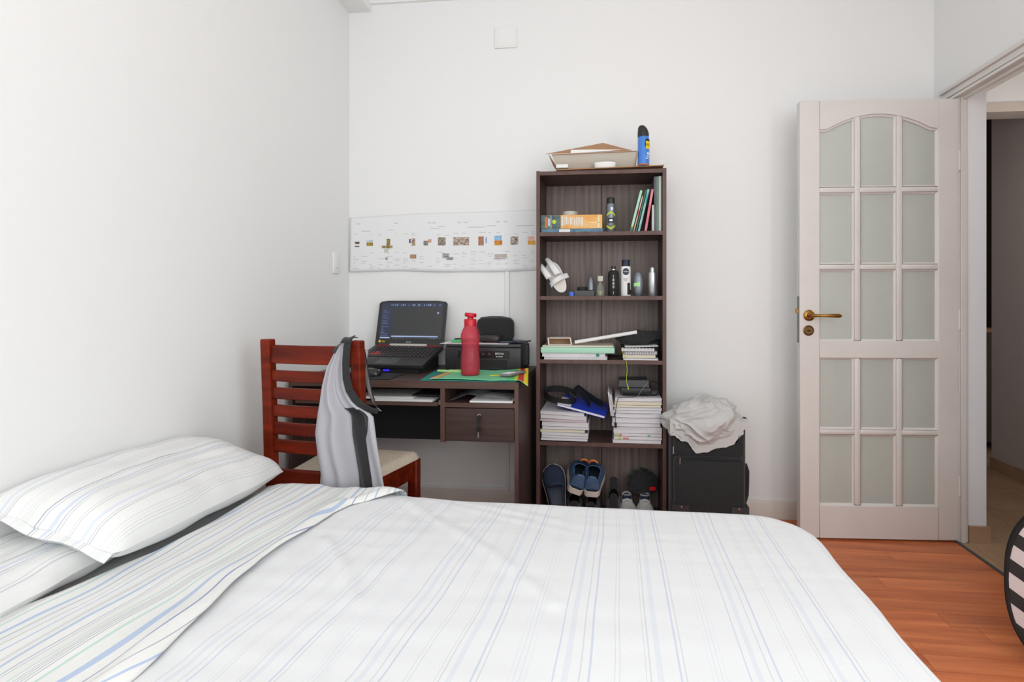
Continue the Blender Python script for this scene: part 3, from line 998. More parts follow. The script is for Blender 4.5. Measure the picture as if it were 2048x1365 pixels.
def cover_pt(u, v):
    X0, X1, Y0, Y1 = -0.98, 0.565 + 0.36, -2.5 - 0.3, -0.78
    x, y = X0 + (X1 - X0) * u, Y0 + (Y1 - Y0) * v
    p = Vector(drape(x, y, -2.2, 0.563, -2.5, 0.15, 0.06, BT, 0.04))
    w = 0.0
    for pl, h, wd in CREASES:
        d = min(seg_d(x, y, a, b) for a, b in zip(pl, pl[1:]))
        w += h * math.exp(-(d / wd) ** 2) - 0.35 * h * math.exp(-(d / (wd * 2.2)) ** 2)
    left = max(0.0, min(1.0, (0.25 - x) / 0.9))
    w += 0.0035 * nz(x * 3.2, y * 3.2, 4) * (0.4 + left) + 0.0022 * nz(x * 5, y * 16, 9) * (0.4 + 0.8 * left)
    w += 0.0012 * nz(x * 4, y * 42, 1) * max(0, min(1, (y + 1.75) / 0.5))
    edge = max(0.0, min(1.0, (p.z - BT + 0.09) / 0.09))
    if edge < 1:
        p.y += (1 - edge) * 0.010 * math.sin(x * 24 + 2 * nz(x * 3, 0, 5)) * (1 if y > -1.5 else 0)
        p.x += (1 - edge) * 0.010 * math.sin(y * 24) * (1 if x > 0.4 else 0)
    p.z += w * edge
    return p


def cover_uv(u, v):
    X0, X1, Y0, Y1 = -0.98, 0.565 + 0.36, -2.5 - 0.3, -0.78
    x, y = X0 + (X1 - X0) * u, Y0 + (Y1 - Y0) * v
    left = max(0.0, min(1.0, (0.1 - x) / 0.6))
    return (x + 3.0 + 0.006 * nz(x * 3, y * 2.5, 3) + left * 0.02 * nz(x * 4, y * 5, 8) - left * 0.09 * (y + 1.1), y)


g = G().grid(cover_pt, 190, 200, uvf=cover_uv)
build(g, 'spread', cover_m, smooth=80, parent=bs, label='white reverse side of the sheet with faint blue stripes', solid=(0.003, 1))

FLs = sorted([(-2.9, -1.24), (-1.80, -1.205), (-1.70, -1.165), (-1.53, -1.112), (-1.336, -1.104), (-1.114, -1.124), (-1.04, -1.14), (-0.8, -1.14)])
FRs = sorted([(-2.9, -0.76), (-1.90, -0.778), (-1.735, -0.800), (-1.53, -0.828), (-1.41, -0.818), (-1.25, -0.805), (-1.19, -0.785), (-1.145, -0.735), (-1.10, -0.672), (-1.05, -0.665), (-0.8, -0.665)])


def fold_pt(u, v):
    Y0, Y1 = -2.78, -0.98
    y = Y0 + (Y1 - Y0) * v
    yy = y
    a, b = lerp(FLs, yy), lerp(FRs, yy)
    x = a + (b - a) * u
    b2 = 0.006 * nz(x * 2, y * 9, 3)
    x += b2
    p = Vector(drape(x, y, -2.2, 0.563, -2.5, 0.15, 0.06, BT + 0.009, 0.04))
    e = min(1.0, min(u, 1 - u) / 0.08)
    w = 0.007 * (1 + nz(x * 7, y * 5, 1.5)) * e + 0.005 * nz(x * 22, y * 6, 6) * e
    w += 0.010 * math.exp(-((u - 0.97 + 0.03 * math.sin(y * 9)) / 0.05) ** 2) * min(1, max(0, (-1.1 - y) / 0.1))
    p.z += w - 0.004 * (1 - e)
    if y > -1.16 and u > 0.55:                       # loose corner lifted off the cover
        p.z += 0.016 * (u - 0.55) / 0.45 * min(1, (y + 1.16) / 0.06)
    return p


def fold_uv(u, v):
    y = -2.78 + 1.8 * v
    a, b = lerp(FLs, y), lerp(FRs, y)
    x = a + (b - a) * u
    k = nz(x * 5, y * 3.0, 7)
    j = nz(x * 16, y * 4.0 + x * 3, 11)
    return (x + 2.0 + 0.030 * k + 0.012 * j - 0.06 * (y + 1.4), y)


g = G().grid(fold_pt, 70, 220, uvf=fold_uv)
build(g, 'turned_back_band', fold_m, smooth=80, parent=bs, label='turned-back band with blue, green and grey stripes', solid=(0.004, 1))


def pillow(name, label, loc, rot, hx, hy, hz, seed, cat='pillow'):
    o = thing(name, label, cat, loc, rot)
    n = 44

    def fn(sgn):
        def f(u, v):
            a, b = -1 + 2 * u, -1 + 2 * v
            pa, pb = 1 - 0.07 * (1 - b * b), 1 - 0.05 * (1 - a * a)
            x, y = a * hx * pb, b * hy * pa
            t = max(0, (1 - abs(a) ** 4.0)) ** 0.5 * max(0, (1 - abs(b) ** 5.0)) ** 0.5
            z = sgn * hz * t
            w = 0.010 * nz(a * 2 + seed, b * 2, sgn) + 0.006 * nz(a * 5, b * 3 + seed, 3)
            w += 0.008 * math.sin(a * 5 + b * 2 + seed) * abs(b) ** 3
            return (x + 0.006 * nz(a * 3, b * 3, seed), y + 0.008 * nz(a * 3, b * 3, seed + 9), z + w * t)
        return f
    uvf = lambda u, v: (hx * (2 * u) + 0.012 * nz(u * 3, v * 3, seed), v)
    g = G().grid(fn(1), n, n, uvf=uvf).grid(fn(-1), n, n, uvf=uvf)
    build(g, 'pillowcase', pillow_m, parent=o, smooth=85)
    # stitched edge of the open end of the case
    g = G().grid(lambda u, v: (hx * (-0.94 + 1.88 * u), -hy * 0.97 - 0.022 * v, 0.006 * math.sin(u * 11) * v - 0.012 * v), 24, 6, uvf=lambda u, v: (hx * 2 * u, v))
    build(g, 'case_flap', pillow_m, parent=o, smooth=80, solid=0.003)
    return o


pillow('pillow', 'plump grey and blue striped pillow propped against the left wall', (-1.255, -1.345, 0.577), (-0.04, math.radians(17), 0.03), 0.170, 0.305, 0.072, 1.0)
pillow('flat_pillow', 'flatter striped pillow lying partly under the plump one', (-1.295, -1.76, 0.505), (0, math.radians(5), 0.05), 0.125, 0.26, 0.042, 5.0)

# ------------------------------------------------------------------ printed timeline pinned to the back wall
ps = thing('timeline_print', 'long white printed timeline with small building photographs taped above the desk', 'wall print', (-0.91, -0.004, 1.245))


def sheet_pt(x0, x1, ph):
    def f(u, v):
        x = x0 + (x1 - x0) * u
        top = lerp([(-1.43, 1.545), (-1.2, 1.556), (-1.05, 1.563), (-0.40, 1.570), (-0.2, 1.57)], x)
        bot = 1.249 + 0.004 * math.sin((x + 1.42) * 7)
        z = bot + (top - bot) * v
        y = -0.0025 - 0.010 * (1 - v) ** 2 * (0.5 + 0.5 * math.sin((x + 1.42) * 16.5 + ph)) - 0.002 * (0.5 + 0.5 * math.sin(u * 5 + v * 3))
        return (x, y, z)
    return f


pf = sheet_pt(-1.422, -0.372, 0.2)
g = G().grid(pf, 80, 16)
sh_ = build(g, 'sheet', mat('print_paper', S(238, 238, 239), 0.75, spec=0.2), parent=ps, smooth=80, solid=0.0006)


def on_sheet(g, x0, x1, z0, z1, off=0.0008):
    fu = lambda x: (x + 1.422) / 1.05
    def q(x, z):
        best = pf(fu(x), 0)
        t = lerp([(-1.43, 1.545), (-1.2, 1.556), (-1.05, 1.563), (-0.40, 1.570), (-0.2, 1.57)], x)
        v = (z - best[2]) / (t - best[2])
        p = pf(fu(x), v)
        return (p[0], p[1] - off, p[2])
    n = max(1, int((x1 - x0) / 0.012))
    return g.grid(lambda u, v: q(x0 + (x1 - x0) * u, z0 + (z1 - z0) * v), n, 1)


# pixel-measured photographs: x, z of the centre, width, height, three colours
photos = [(-1.379, 1.407, .026, .012, (150, 110, 90), (90, 70, 60)), (-1.379, 1.388, .026, .006, (70, 74, 84), (120, 120, 124)),
          (-1.307, 1.399, .036, .018, (196, 160, 60), (110, 90, 30)), (-1.307, 1.415, .036, .014, (176, 200, 214), (210, 214, 216)),
          (-1.203, 1.402, .020, .052, (176, 150, 90), (120, 96, 50)), (-1.210, 1.384, .060, .014, (140, 122, 80), (190, 180, 140)),
          (-1.083, 1.415, .010, .022, (110, 110, 150), (60, 60, 90)), (-1.063, 1.408, .020, .040, (222, 200, 176), (110, 80, 60)),
          (-0.994, 1.402, .026, .026, (90, 74, 58), (170, 170, 168)), (-0.972, 1.414, .018, .018, (220, 180, 150), (190, 140, 110)),
          (-0.906, 1.410, .042, .044, (196, 186, 170), (96, 84, 70)), (-0.800, 1.410, .086, .044, (226, 216, 200), (100, 60, 44)),
          (-0.692, 1.410, .030, .048, (150, 96, 76), (196, 150, 124)), (-0.664, 1.414, .008, .032, (120, 160, 214), (150, 180, 220)),
          (-0.600, 1.425, .040, .024, (110, 176, 224), (170, 206, 232)), (-0.598, 1.399, .042, .026, (222, 176, 60), (196, 80, 60)),
          (-0.512, 1.410, .042, .044, (224, 216, 206), (84, 64, 60)), (-0.424, 1.420, .036, .022, (236, 170, 160), (240, 206, 190)),
          (-0.420, 1.398, .040, .022, (206, 130, 40), (240, 200, 110)),
          (-1.064, 1.330, .036, .022, (196, 156, 136), (170, 130, 110)), (-0.884, 1.333, .036, .026, (206, 204, 202), (110, 106, 104)),
          (-0.862, 1.318, .036, .016, (90, 86, 84), (190, 186, 184)), (-0.585, 1.330, .066, .018, (160, 146, 134), (206, 196, 186)), (-0.590, 1.316, .066, .008, (150, 140, 136), (214, 208, 204)),
          (-1.215, 1.363, .024, .020, (196, 194, 190), (214, 212, 208)), (-1.213, 1.320, .014, .014, (170, 130, 110), (206, 196, 190))]
for k, (x, z, w, h, c1, c2) in enumerate(photos):
    m = mat('printed_photo', S(*c1), 0.6, col2=S(*c2), scale=(75, 75, 120), detail=4, lo=0.32, hi=0.66, spec=0.2)
    build(on_sheet(G(), x - w / 2, x + w / 2, z - h / 2, z + h / 2), 'photo', m, parent=ps, smooth=0)
g = G()
random.seed(21)
for cx in [-1.40 + 0.0465 * i for i in range(22)]:
    for rz, n in ((1.285, 8), (1.345, 3), (1.453, 2)):
        for k in range(n):
            if random.random() < 0.42:
                w = random.uniform(0.012, 0.036)
                zz = rz + (k - n / 2) * 0.0105 + random.uniform(-0.002, 0.002)
                if 1.262 < zz < 1.53:
                    on_sheet(g, cx, min(cx + w, -0.385), zz, zz + 0.003, 0.0005)
for cx in (-1.385, -1.17, -0.985, -0.96, -0.82, -0.785, -0.61, -0.57):
    on_sheet(g, cx, cx + 0.02, 1.508, 1.513, 0.0005)
for cx, w, zz in ((-1.355, 0.05, 1.468), (-1.20, 0.03, 1.472), (-0.97, 0.05, 1.478), (-0.93, 0.04, 1.488), (-0.76, 0.09, 1.482), (-0.66, 0.05, 1.488), (-0.50, 0.09, 1.486)):
    on_sheet(g, cx, cx + w, zz, zz + 0.004, 0.0005)
to = build(g, 'printed_text', mat('grey_print', S(206, 206, 206), 0.8, spec=0.1), parent=ps, smooth=0, kind='stuff')

# ------------------------------------------------------------------ on top of the bookcase
TZ = 1.7075
build(G().prism([(-0.262, TZ), (-0.255, TZ + 0.004), (0.232, TZ + 0.012), (0.240, TZ + 0.016), (0.236, TZ + 0.009), (-0.25, TZ)], -0.272, -0.06, 'y').box(-0.22, 0.2, -0.20, -0.06, TZ, TZ + 0.006),
      'cardboard_sheet', 'card', label='flat brown cardboard sheet lying on top of the bookcase', cat='cardboard', smooth=0)
bz = 1.7245
cb = thing('carton_lid', 'shallow open cardboard tray with a lifted brown flap on the bookcase', 'carton', (-0.085, -0.15, bz))


def plate(g, pts, th, d):
    """thin solid panel from an outline and its thickness direction"""
    n = len(pts)
    d = Vector(d) * th
    g.add([Vector(p) for p in pts] + [Vector(p) + d for p in pts], [list(range(n))[::-1], list(range(n, 2 * n))] + [[i, (i + 1) % n, n + (i + 1) % n, n + i] for i in range(n)])
    return g


build(plate(G(), [(-0.257, -0.205, bz + 0.001), (0.112, -0.205, bz + 0.004), (0.118, -0.252, bz + 0.068), (-0.285, -0.252, bz + 0.062)], 0.003, (0, 1, 0)), 'front_wall', 'cardg', parent=cb, smooth=0)
build(plate(G(), [(-0.284, -0.2565, bz + 0.0595), (0.118, -0.2565, bz + 0.0655), (0.118, -0.2565, bz + 0.0685), (-0.284, -0.2565, bz + 0.0625)], 0.0045, (0, 1, 0)), 'front_rim', 'card', parent=cb, smooth=0)
build(plate(G(), [(-0.257, -0.225, bz), (0.112, -0.225, bz), (0.112, -0.05, bz), (-0.257, -0.05, bz)], 0.003, (0, 0, 1)), 'floor_panel', 'card', parent=cb, smooth=0)
build(plate(G(), [(-0.257, -0.225, bz), (-0.257, -0.05, bz), (-0.30, -0.05, bz + 0.06), (-0.30, -0.25, bz + 0.062)], 0.003, (1, 0, 0)), 'side_wall', 'card', parent=cb, smooth=0)
build(plate(G(), [(0.112, -0.225, bz), (0.112, -0.05, bz), (0.118, -0.05, bz + 0.06), (0.118, -0.25, bz + 0.064)], 0.003, (-1, 0, 0)), 'side_wall', 'card', parent=cb, smooth=0)
build(plate(G(), [(-0.315, -0.250, bz + 0.066), (0.095, -0.246, bz + 0.072), (-0.043, -0.215, bz + 0.121)], 0.003, (0, 0.8, 0.6)), 'lifted_flap', 'card', parent=cb, smooth=0)
build(plate(G(), [(-0.195, -0.259, bz + 0.0645), (-0.045, -0.259, bz + 0.069), (0.05, -0.259, bz + 0.0745), (-0.10, -0.256, bz + 0.080), (-0.193, -0.256, bz + 0.081)], 0.0015, (0, 1, 0)), 'loose_paper', 'white', parent=cb, smooth=0)
build(G().lathe([(0.046, 0), (0.050, 0.004), (0.052, 0.026), (0.046, 0.027), (0.044, 0.006), (0.0, 0.006)], (-0.033, -0.244, bz - 0.007), 28, 1.0, 0.4),
      'paper_dish', 'white', label='white paper dish standing before the cardboard tray', cat='dish')
build(G().box(-0.262, -0.206, -0.270, -0.235, 1.719, 1.736, 0.001), 'foam_block', 'white', label='small white block at the left end of the cardboard sheet', cat='block')
cc = (0.147, -0.235, 1.7245)
ins = thing('insecticide_can', 'blue aerosol can with black slanted cap and yellow logo', 'spray can', cc)
build(G().lathe([(0.024, 0), (0.0275, 0.003), (0.0275, 0.125), (0.026, 0.135), (0.022, 0.140)], cc, 28), 'can_body', 'blue', parent=ins)
build(G().lathe([(0.0277, 0.001), (0.0285, 0.004), (0.0277, 0.007)], cc, 28), 'bottom_rim', 'orange', parent=ins)
vs_ = []
g = G()
nn = 24
for j, (r, zf) in enumerate(((0.0265, 0.0), (0.0265, 0.45), (0.025, 0.8), (0.021, 1.0), (0.0, 1.0))):
    for k in range(nn):
        a = 2 * PI * k / nn
        x = r * math.cos(a)
        top = 0.051 - 0.020 * max(0, (x + 0.004) / 0.026) ** 1.4
        vs_.append((cc[0] + x - 0.001, cc[1] + r * math.sin(a), cc[2] + 0.136 + top * zf))
fs = []
for j in range(4):
    for k in range(nn):
        fs.append([j * nn + k, j * nn + (k + 1) % nn, (j + 1) * nn + (k + 1) % nn, (j + 1) * nn + k])
g.add(vs_, fs)
build(g, 'cap', 'black', parent=ins)
build(patch_cyl(patch_cyl(G(), cc, 0.0279, -1.35, -0.30, 0.085, 0.118), cc, 0.0279, -1.2, -0.2, 0.115, 0.122), 'logo_backing', 'blackm', parent=ins)  # black patch printed behind the yellow logo
build(patch_cyl(G(), cc, 0.0281, -1.22, -0.20, 0.076, 0.112), 'logo', 'yellow', parent=ins)
build(text_cyl(G(), 'RAID', 0.017, cc, 0.0284, 0.095, -0.78), 'lettering', 'blackm', parent=ins, smooth=0)
build(patch_cyl(patch_cyl(patch_cyl(G(), cc, 0.0279, -1.25, -0.75, 0.03, 0.034), cc, 0.0279, -1.1, -0.6, 0.04, 0.044), cc, 0.0279, -1.0, -0.5, 0.05, 0.06), 'small_print', 'white', parent=ins)

# ------------------------------------------------------------------ first shelf from the top
z1 = 1.417
gb = thing('thin_game_box', 'thin blue-grey box with white label lying under the orange box', 'box', (-0.19, -0.15, z1))
build(G().box(-0.337, -0.042, -0.245, -0.035, z1, z1 + 0.0175, 0.001), 'box_body', mat('slate_blue_print', S(96, 138, 158), 0.5, col2=S(70, 110, 140), scale=(40, 40, 40)), parent=gb)
build(G().box(-0.250, -0.198, -0.2458, -0.2445, z1 + 0.002, z1 + 0.0155), 'label', 'white', parent=gb, smooth=0)
z2 = z1 + 0.018
ob = thing('board_game_box', 'orange and dark teal board game box lying on the top shelf', 'game box', (-0.19, -0.15, z2))
build(G().box(-0.338, -0.046, -0.242, -0.035, z2, z2 + 0.066, 0.0012), 'box_body', mat('orange_print', S(226, 158, 62), 0.45, col2=S(232, 184, 120), scale=(12, 12, 30), detail=2), parent=ob)
build(G().box(-0.3385, -0.243, -0.2426, -0.236, z2 + 0.001, z2 + 0.065), 'teal_end', mat('teal_print', S(86, 112, 108), 0.5, col2=S(60, 80, 84), scale=(30, 30, 60)), parent=ob, smooth=0)
g = G().box(-0.318, -0.306, -0.2434, -0.2425, z2 + 0.006, z2 + 0.056)
build(g, 'orange_band', 'orange', parent=ob, smooth=0)
build(G().box(-0.304, -0.294, -0.2434, -0.2425, z2 + 0.014, z2 + 0.050), 'pale_badge', mat('pale_blue_print', S(180, 200, 216), 0.5), parent=ob, smooth=0)
build(G().box(-0.2905, -0.2885, -0.2434, -0.2425, z2 + 0.002, z2 + 0.064), 'divider_line', 'white', parent=ob, smooth=0)
g = G().lathe([(0, 0), (0.010, 0), (0.010, 0.001), (0, 0.001)], n=20)
g.tr(Matrix.Translation((-0.274, -0.2425, z2 + 0.034)) @ Matrix.Rotation(PI / 2, 4, 'X'))
build(g, 'round_badge', 'lime', parent=ob)
g = G()
xx = -0.238
for w, h0, h1 in ((0.007, 0.014, 0.056), (0.004, 0.016, 0.056), (0.010, 0.022, 0.056), (0.004, 0.022, 0.05), (0.009, 0.018, 0.054), (0.004, 0.02, 0.056), (0.006, 0.014, 0.05), (0.004, 0.016, 0.056), (0.005, 0.014, 0.054), (0.004, 0.018, 0.056), (0.009, 0.014, 0.054)):
    g.box(xx, xx + w, -0.2434, -0.2418, z2 + h0, z2 + h1)
    xx += w + 0.0035
build(g, 'title_marks', mat('pale_title', S(222, 218, 206), 0.5), parent=ob, smooth=0)
build(G().box(-0.108, -0.062, -0.2432, -0.2418, z2 + 0.026, z2 + 0.030).box(-0.066, -0.060, -0.2432, -0.2418, z2 + 0.004, z2 + 0.064), 'pale_marks', mat('pale_yellow_print', S(240, 226, 170), 0.5), parent=ob, smooth=0)
g = G().lathe([(0.026, 0), (0.036, 0), (0.037, 0.002), (0.037, 0.020), (0.036, 0.022), (0.026, 0.022), (0.026, 0.0)], (-0.202, -0.19, z2 + 0.066), 32)
build(g, 'tape_roll', 'tape', label='roll of clear tape standing on the orange game box', cat='tape')


def deodorant(name, label, c, r, hb, cap_h, body, capm, cap_r=None, dome=True):
    t = thing(name, label, 'deodorant', c)
    build(G().lathe([(r * 0.9, 0), (r, 0.003), (r, hb * 0.94), (r * 0.93, hb)], c, 28), 'can_body', body, parent=t)
    cr = cap_r or r * 0.9
    pr = [(cr, hb), (cr, hb + cap_h * 0.7), (cr * 0.9, hb + cap_h * 0.9), (cr * 0.55, hb + cap_h), (0, hb + cap_h)] if dome else [(cr, hb), (cr, hb + cap_h * 0.95), (cr * 0.93, hb + cap_h), (0, hb + cap_h)]
    build(G().lathe(pr, c, 28), 'cap', capm, parent=t)
    return t


c = (-0.006, -0.215, z1)
t = deodorant('deodorant_can', 'grey deodorant can with black cap and lime chevrons', c, 0.0235, 0.136, 0.032, 'gunm', 'black', 0.019)
for zz, sg in ((0.028, -1), (0.075, 1)):
    g = G().grid(lambda u, v: (c[0] + 0.0238 * math.cos(-2.6 + 2.1 * u), c[1] + 0.0238 * math.sin(-2.6 + 2.1 * u), c[2] + zz + sg * 0.016 * (1 - abs(2 * u - 1)) + 0.009 * v), 16, 1)
    build(g, 'lime_chevron', 'lime', parent=t, smooth=0)
build(patch_cyl(G(), c, 0.0237, -2.2, -0.9, 0.044, 0.068), 'dark_band', 'black', parent=t)
build(patch_cyl(G(), c, 0.0239, -1.9, -1.2, 0.052, 0.060), 'print', 'silver', parent=t)
build(patch_cyl(G(), c, 0.0238, -1.5, -1.1, 0.105, 0.118), 'emblem', 'silver', parent=t)

books = [  # bottom x, lean deg, thickness, height, depth, cover, spine, label
    (0.082, 14.2, 0.011, 0.200, 0.16, 'mint', 'thin mint green book, outermost of the leaning row'),
    (0.098, 14.0, 0.006, 0.172, 0.15, 'pinkred', 'short thin red and white book leaning beside the mint one'),
    (0.108, 13.5, 0.007, 0.200, 0.16, 'dkgreen', 'thin dark green book in the leaning row'),
    (0.119, 13.0, 0.010, 0.203, 0.16, 'tealb', 'thin teal and white book in the leaning row'),
    (0.150, 9.5, 0.011, 0.201, 0.16, 'pinkb', 'thin pink book leaning next to the upright ones')]
MT['pinkred'] = mat('red_white_spine', S(190, 60, 70), 0.5, col2=S(230, 220, 214), scale=(3, 3, 16), detail=1)
MT['dkgreen'] = mat('dark_green_spine', S(48, 104, 74), 0.5)
MT['tealb'] = mat('teal_spine', S(62, 160, 158), 0.5, col2=S(196, 216, 222), scale=(3, 3, 9), detail=1)
MT['pinkb'] = mat('pink_spine', S(216, 140, 150), 0.5, col2=S(196, 80, 92), scale=(3, 3, 9), detail=1)
MT['sage'] = mat('sage_spine', S(96, 122, 108), 0.55, col2=S(112, 138, 122), scale=(6, 6, 10))
MT['paleg'] = mat('pale_green_spine', S(206, 212, 204), 0.55)
MT['charc'] = mat('charcoal_spine', S(84, 84, 90), 0.55, col2=S(106, 106, 112), scale=(6, 6, 12))
for x, an, th, h, d, m, lab in books:
    b_ = thing('book', lab, 'book', (x, -0.245, z1), (0, math.radians(an), 0))
    build(G().box(0, th, 0, d, 0.0, h, 0.0008), 'cover', m, parent=b_)
    build(G().box(0.001, th - 0.001, 0.002, d + 0.0006, 0.002, h + 0.0006), 'pages', 'white', parent=b_, smooth=0)
    if m == 'mint':
        build(G().box(0.001, th - 0.001, -0.0006, 0.001, 0.0, 0.03), 'spine_foot', 'dkgreen', parent=b_, smooth=0)
        build(G().box(0.003, th - 0.003, -0.0012, 0.001, 0.022, 0.032), 'spine_mark', 'yellow', parent=b_, smooth=0)
for x, th, h, m, lab in ((0.1865, 0.009, 0.125, 'paleg', 'short pale grey booklet upright among the tall books'), (0.196, 0.009, 0.258, 'charc', 'tall charcoal book upright beside the sage green one'),
                         (0.2055, 0.0115, 0.258, 'sage', 'tall sage green book upright on the top shelf'), (0.2175, 0.0125, 0.260, 'paleg', 'tall pale book against the right side of the top shelf')):
    b_ = thing('book', lab, 'book', (x, -0.235, z1))
    build(G().box(x, x + th, -0.235, -0.06, z1, z1 + h, 0.0008), 'cover', m, parent=b_)
    build(G().box(x + 0.001, x + th - 0.001, -0.233, -0.0594, z1 + 0.002, z1 + h + 0.0006), 'pages', 'white', parent=b_, smooth=0)

# ------------------------------------------------------------------ second shelf: toiletries and a sandal
z1 = 1.115
sl = thing('slide_sandal', 'white slide sandal leaning upright in the shelf corner', 'sandal', (-0.232, -0.215, z1 + 0.016), (math.radians(72), math.radians(-24), math.radians(8)))


def foot_outline(n, L, w):
    pts = []
    for i in range(n):
        a = 2 * PI * i / n
        y = -math.cos(a)
        wd = w * (0.86 + 0.14 * (y + 0.2) if y > -0.2 else 0.86)
        pts.append((math.copysign(abs(math.sin(a)) ** 0.8, math.sin(a)) * wd * 0.5, (y + 1) * L / 2))
    return pts


g = G().prism(foot_outline(36, 0.165, 0.080), 0, 0.016, 'z')
build(g, 'sole', 'gloss', parent=sl, smooth=50)
g = G().prism([(x * 0.86, 0.006 + y * 0.93) for x, y in foot_outline(36, 0.165, 0.080)], 0.016, 0.0175, 'z')
build(g, 'footbed', 'rubber', parent=sl, smooth=50)
g = G().grid(lambda u, v: (0.044 - 0.088 * u + (0.012 if u < 0.1 else 0), 0.062 - 0.012 * (u - 0.5) + (v - 0.5) * 0.026, 0.010 + 0.030 * math.sin(PI * u) ** 0.7), 20, 4)
build(g, 'cross_strap', 'gloss', parent=sl, smooth=80, solid=0.004)
for x0, x1, tw_ in ((-0.034, -0.052, 0.030), (0.012, -0.006, 0.034)):
    g = G().grid(lambda u, v: (x0 + (x1 - x0) * v + (u - 0.5) * tw_ * (1 - 0.5 * v * v), 0.085 + 0.105 * v, 0.018 + 0.022 * math.sin(PI * (0.2 + 0.8 * v)) + 0.006 * math.sin(PI * u)), 6, 14)
    build(g, 'upper_strap', 'gloss', parent=sl, smooth=80, solid=0.004)
build(G().lathe([(0.0135, 0), (0.0135, 0.018), (0.012, 0.021), (0, 0.021)], (-0.192, -0.225, z1), 20), 'cream_tin', mat('bright_blue', S(60, 110, 214), 0.4), label='small round bright blue tin beside the sandal', cat='tin')
build(G().box(-0.178, -0.083, -0.235, -0.16, z1, z1 + 0.026, 0.0015), 'charcoal_box', mat('charcoal_card', S(84, 84, 86), 0.7), label='flat charcoal cardboard box on the toiletries shelf', cat='box')
build(G().lathe([(0.024, 0), (0.025, 0.002), (0.025, 0.015), (0.023, 0.018), (0, 0.018)], (-0.142, -0.198, z1 + 0.026), 28), 'black_tin', 'blackm', label='round black hair wax tin on the charcoal box', cat='tin')
build(G().lathe([(0.014, 0), (0.018, 0.004), (0.0175, 0.03), (0.014, 0.052), (0.008, 0.066), (0.003, 0.072), (0, 0.073)], (-0.101, -0.198, z1 + 0.026), 24), 'rollon_deodorant', 'gunm', label='bullet-shaped grey roll-on standing on the charcoal box', cat='deodorant')
c = (-0.055, -0.215, z1)
pb_ = thing('perfume_bottle', 'clear glass perfume bottle with square stopper', 'perfume', c)
build(G().lathe([(0.0, 0), (0.019, 0), (0.0205, 0.004), (0.0195, 0.03), (0.014, 0.05), (0.008, 0.062), (0.008, 0.07), (0, 0.07)], c, 24), 'flask', 'clear', parent=pb_)
build(G().lathe([(0.0, 0.004), (0.017, 0.004), (0.016, 0.026), (0.0, 0.026)], c, 24), 'perfume', mat('perfume_liquid', S(150, 160, 110), 0.2, alpha=0.55), parent=pb_)
build(G().box(c[0] - 0.013, c[0] + 0.013, c[1] - 0.013, c[1] + 0.013, c[2] + 0.07, c[2] + 0.096, 0.002), 'stopper', MT['tape'], parent=pb_)
c = (0.007, -0.218, z1)
bk = thing('shampoo_bottle', 'matte black bottle with narrow neck and white lettering', 'bottle', c)
build(G().lathe([(0.024, 0), (0.026, 0.003), (0.026, 0.108), (0.022, 0.118), (0.010, 0.123)], c, 28), 'bottle_body', 'blackm', parent=bk)
build(G().lathe([(0.0095, 0.122), (0.0095, 0.129)], c, 20), 'neck_ring', 'silver', parent=bk)
build(G().lathe([(0.0105, 0.129), (0.0105, 0.142), (0, 0.143)], c, 20), 'cap', 'black', parent=bk)
g = G()
for k, chh in enumerate('1880'):
    text_cyl(g, chh, 0.019, c, 0.0264, 0.092 - 0.0165 * k, -PI / 2 - 0.02)
patch_cyl(g, c, 0.0264, -1.62, -1.56, 0.008, 0.022, 2)
build(g, 'lettering', 'white', parent=bk, smooth=0)
c = (0.065, -0.218, z1)
t = deodorant('antiperspirant_can', 'white deodorant can with navy cap and round navy emblem', c, 0.0235, 0.140, 0.032, 'white', 'navy', 0.0185, False)
g = G().grid(lambda u, v: (c[0] + 0.0239 * math.sin(0.016 * v * math.cos(2 * PI * u) / 0.0239), c[1] - 0.0239 * math.cos(0.016 * v * math.cos(2 * PI * u) / 0.0239), c[2] + 0.115 + 0.016 * v * math.sin(2 * PI * u)), 28, 5)
build(g, 'emblem', 'navy', parent=t)
build(text_cyl(G(), 'NIVEA', 0.0095, c, 0.0243, 0.115), 'lettering', 'white', parent=t, smooth=0)
g = patch_cyl(patch_cyl(G(), c, 0.0238, -1.3, -0.6, 0.006, 0.062), c, 0.0238, -1.0, -0.2, 0.008, 0.03)
build(g, 'dark_figure', 'black', parent=t)
build(patch_cyl(patch_cyl(G(), c, 0.0238, -2.1, -1.2, 0.078, 0.082), c, 0.0238, -2.0, -1.3, 0.070, 0.073), 'small_print', 'grey', parent=t)
c = (0.124, -0.215, z1)
t = thing('rollon_bottle', 'grey oval roll-on deodorant with pale green label', 'deodorant', c)
build(G().lathe([(0.013, 0), (0.0185, 0.01), (0.0225, 0.035), (0.0235, 0.06), (0.022, 0.085), (0.0185, 0.103), (0.012, 0.112), (0, 0.114)], c, 28, 1.0, 0.7), 'bottle_body', 'gunm', parent=t)
build(G().grid(lambda u, v: (c[0] + 0.0241 * math.cos(-2.75 + 1.5 * u), c[1] + 0.0241 * 0.72 * math.sin(-2.75 + 1.5 * u), c[2] + 0.046 + (0.014 + 0.006 * u) * v), 14, 2), 'label_band', 'palegreen', parent=t)
c = (0.190, -0.21, z1)
t = deodorant('aluminium_can', 'plain brushed aluminium spray can beside the roll-on', c, 0.0215, 0.112, 0.026, 'silver', 'silver', 0.013)

# ------------------------------------------------------------------ third shelf: folders and notebooks
z1 = 0.815


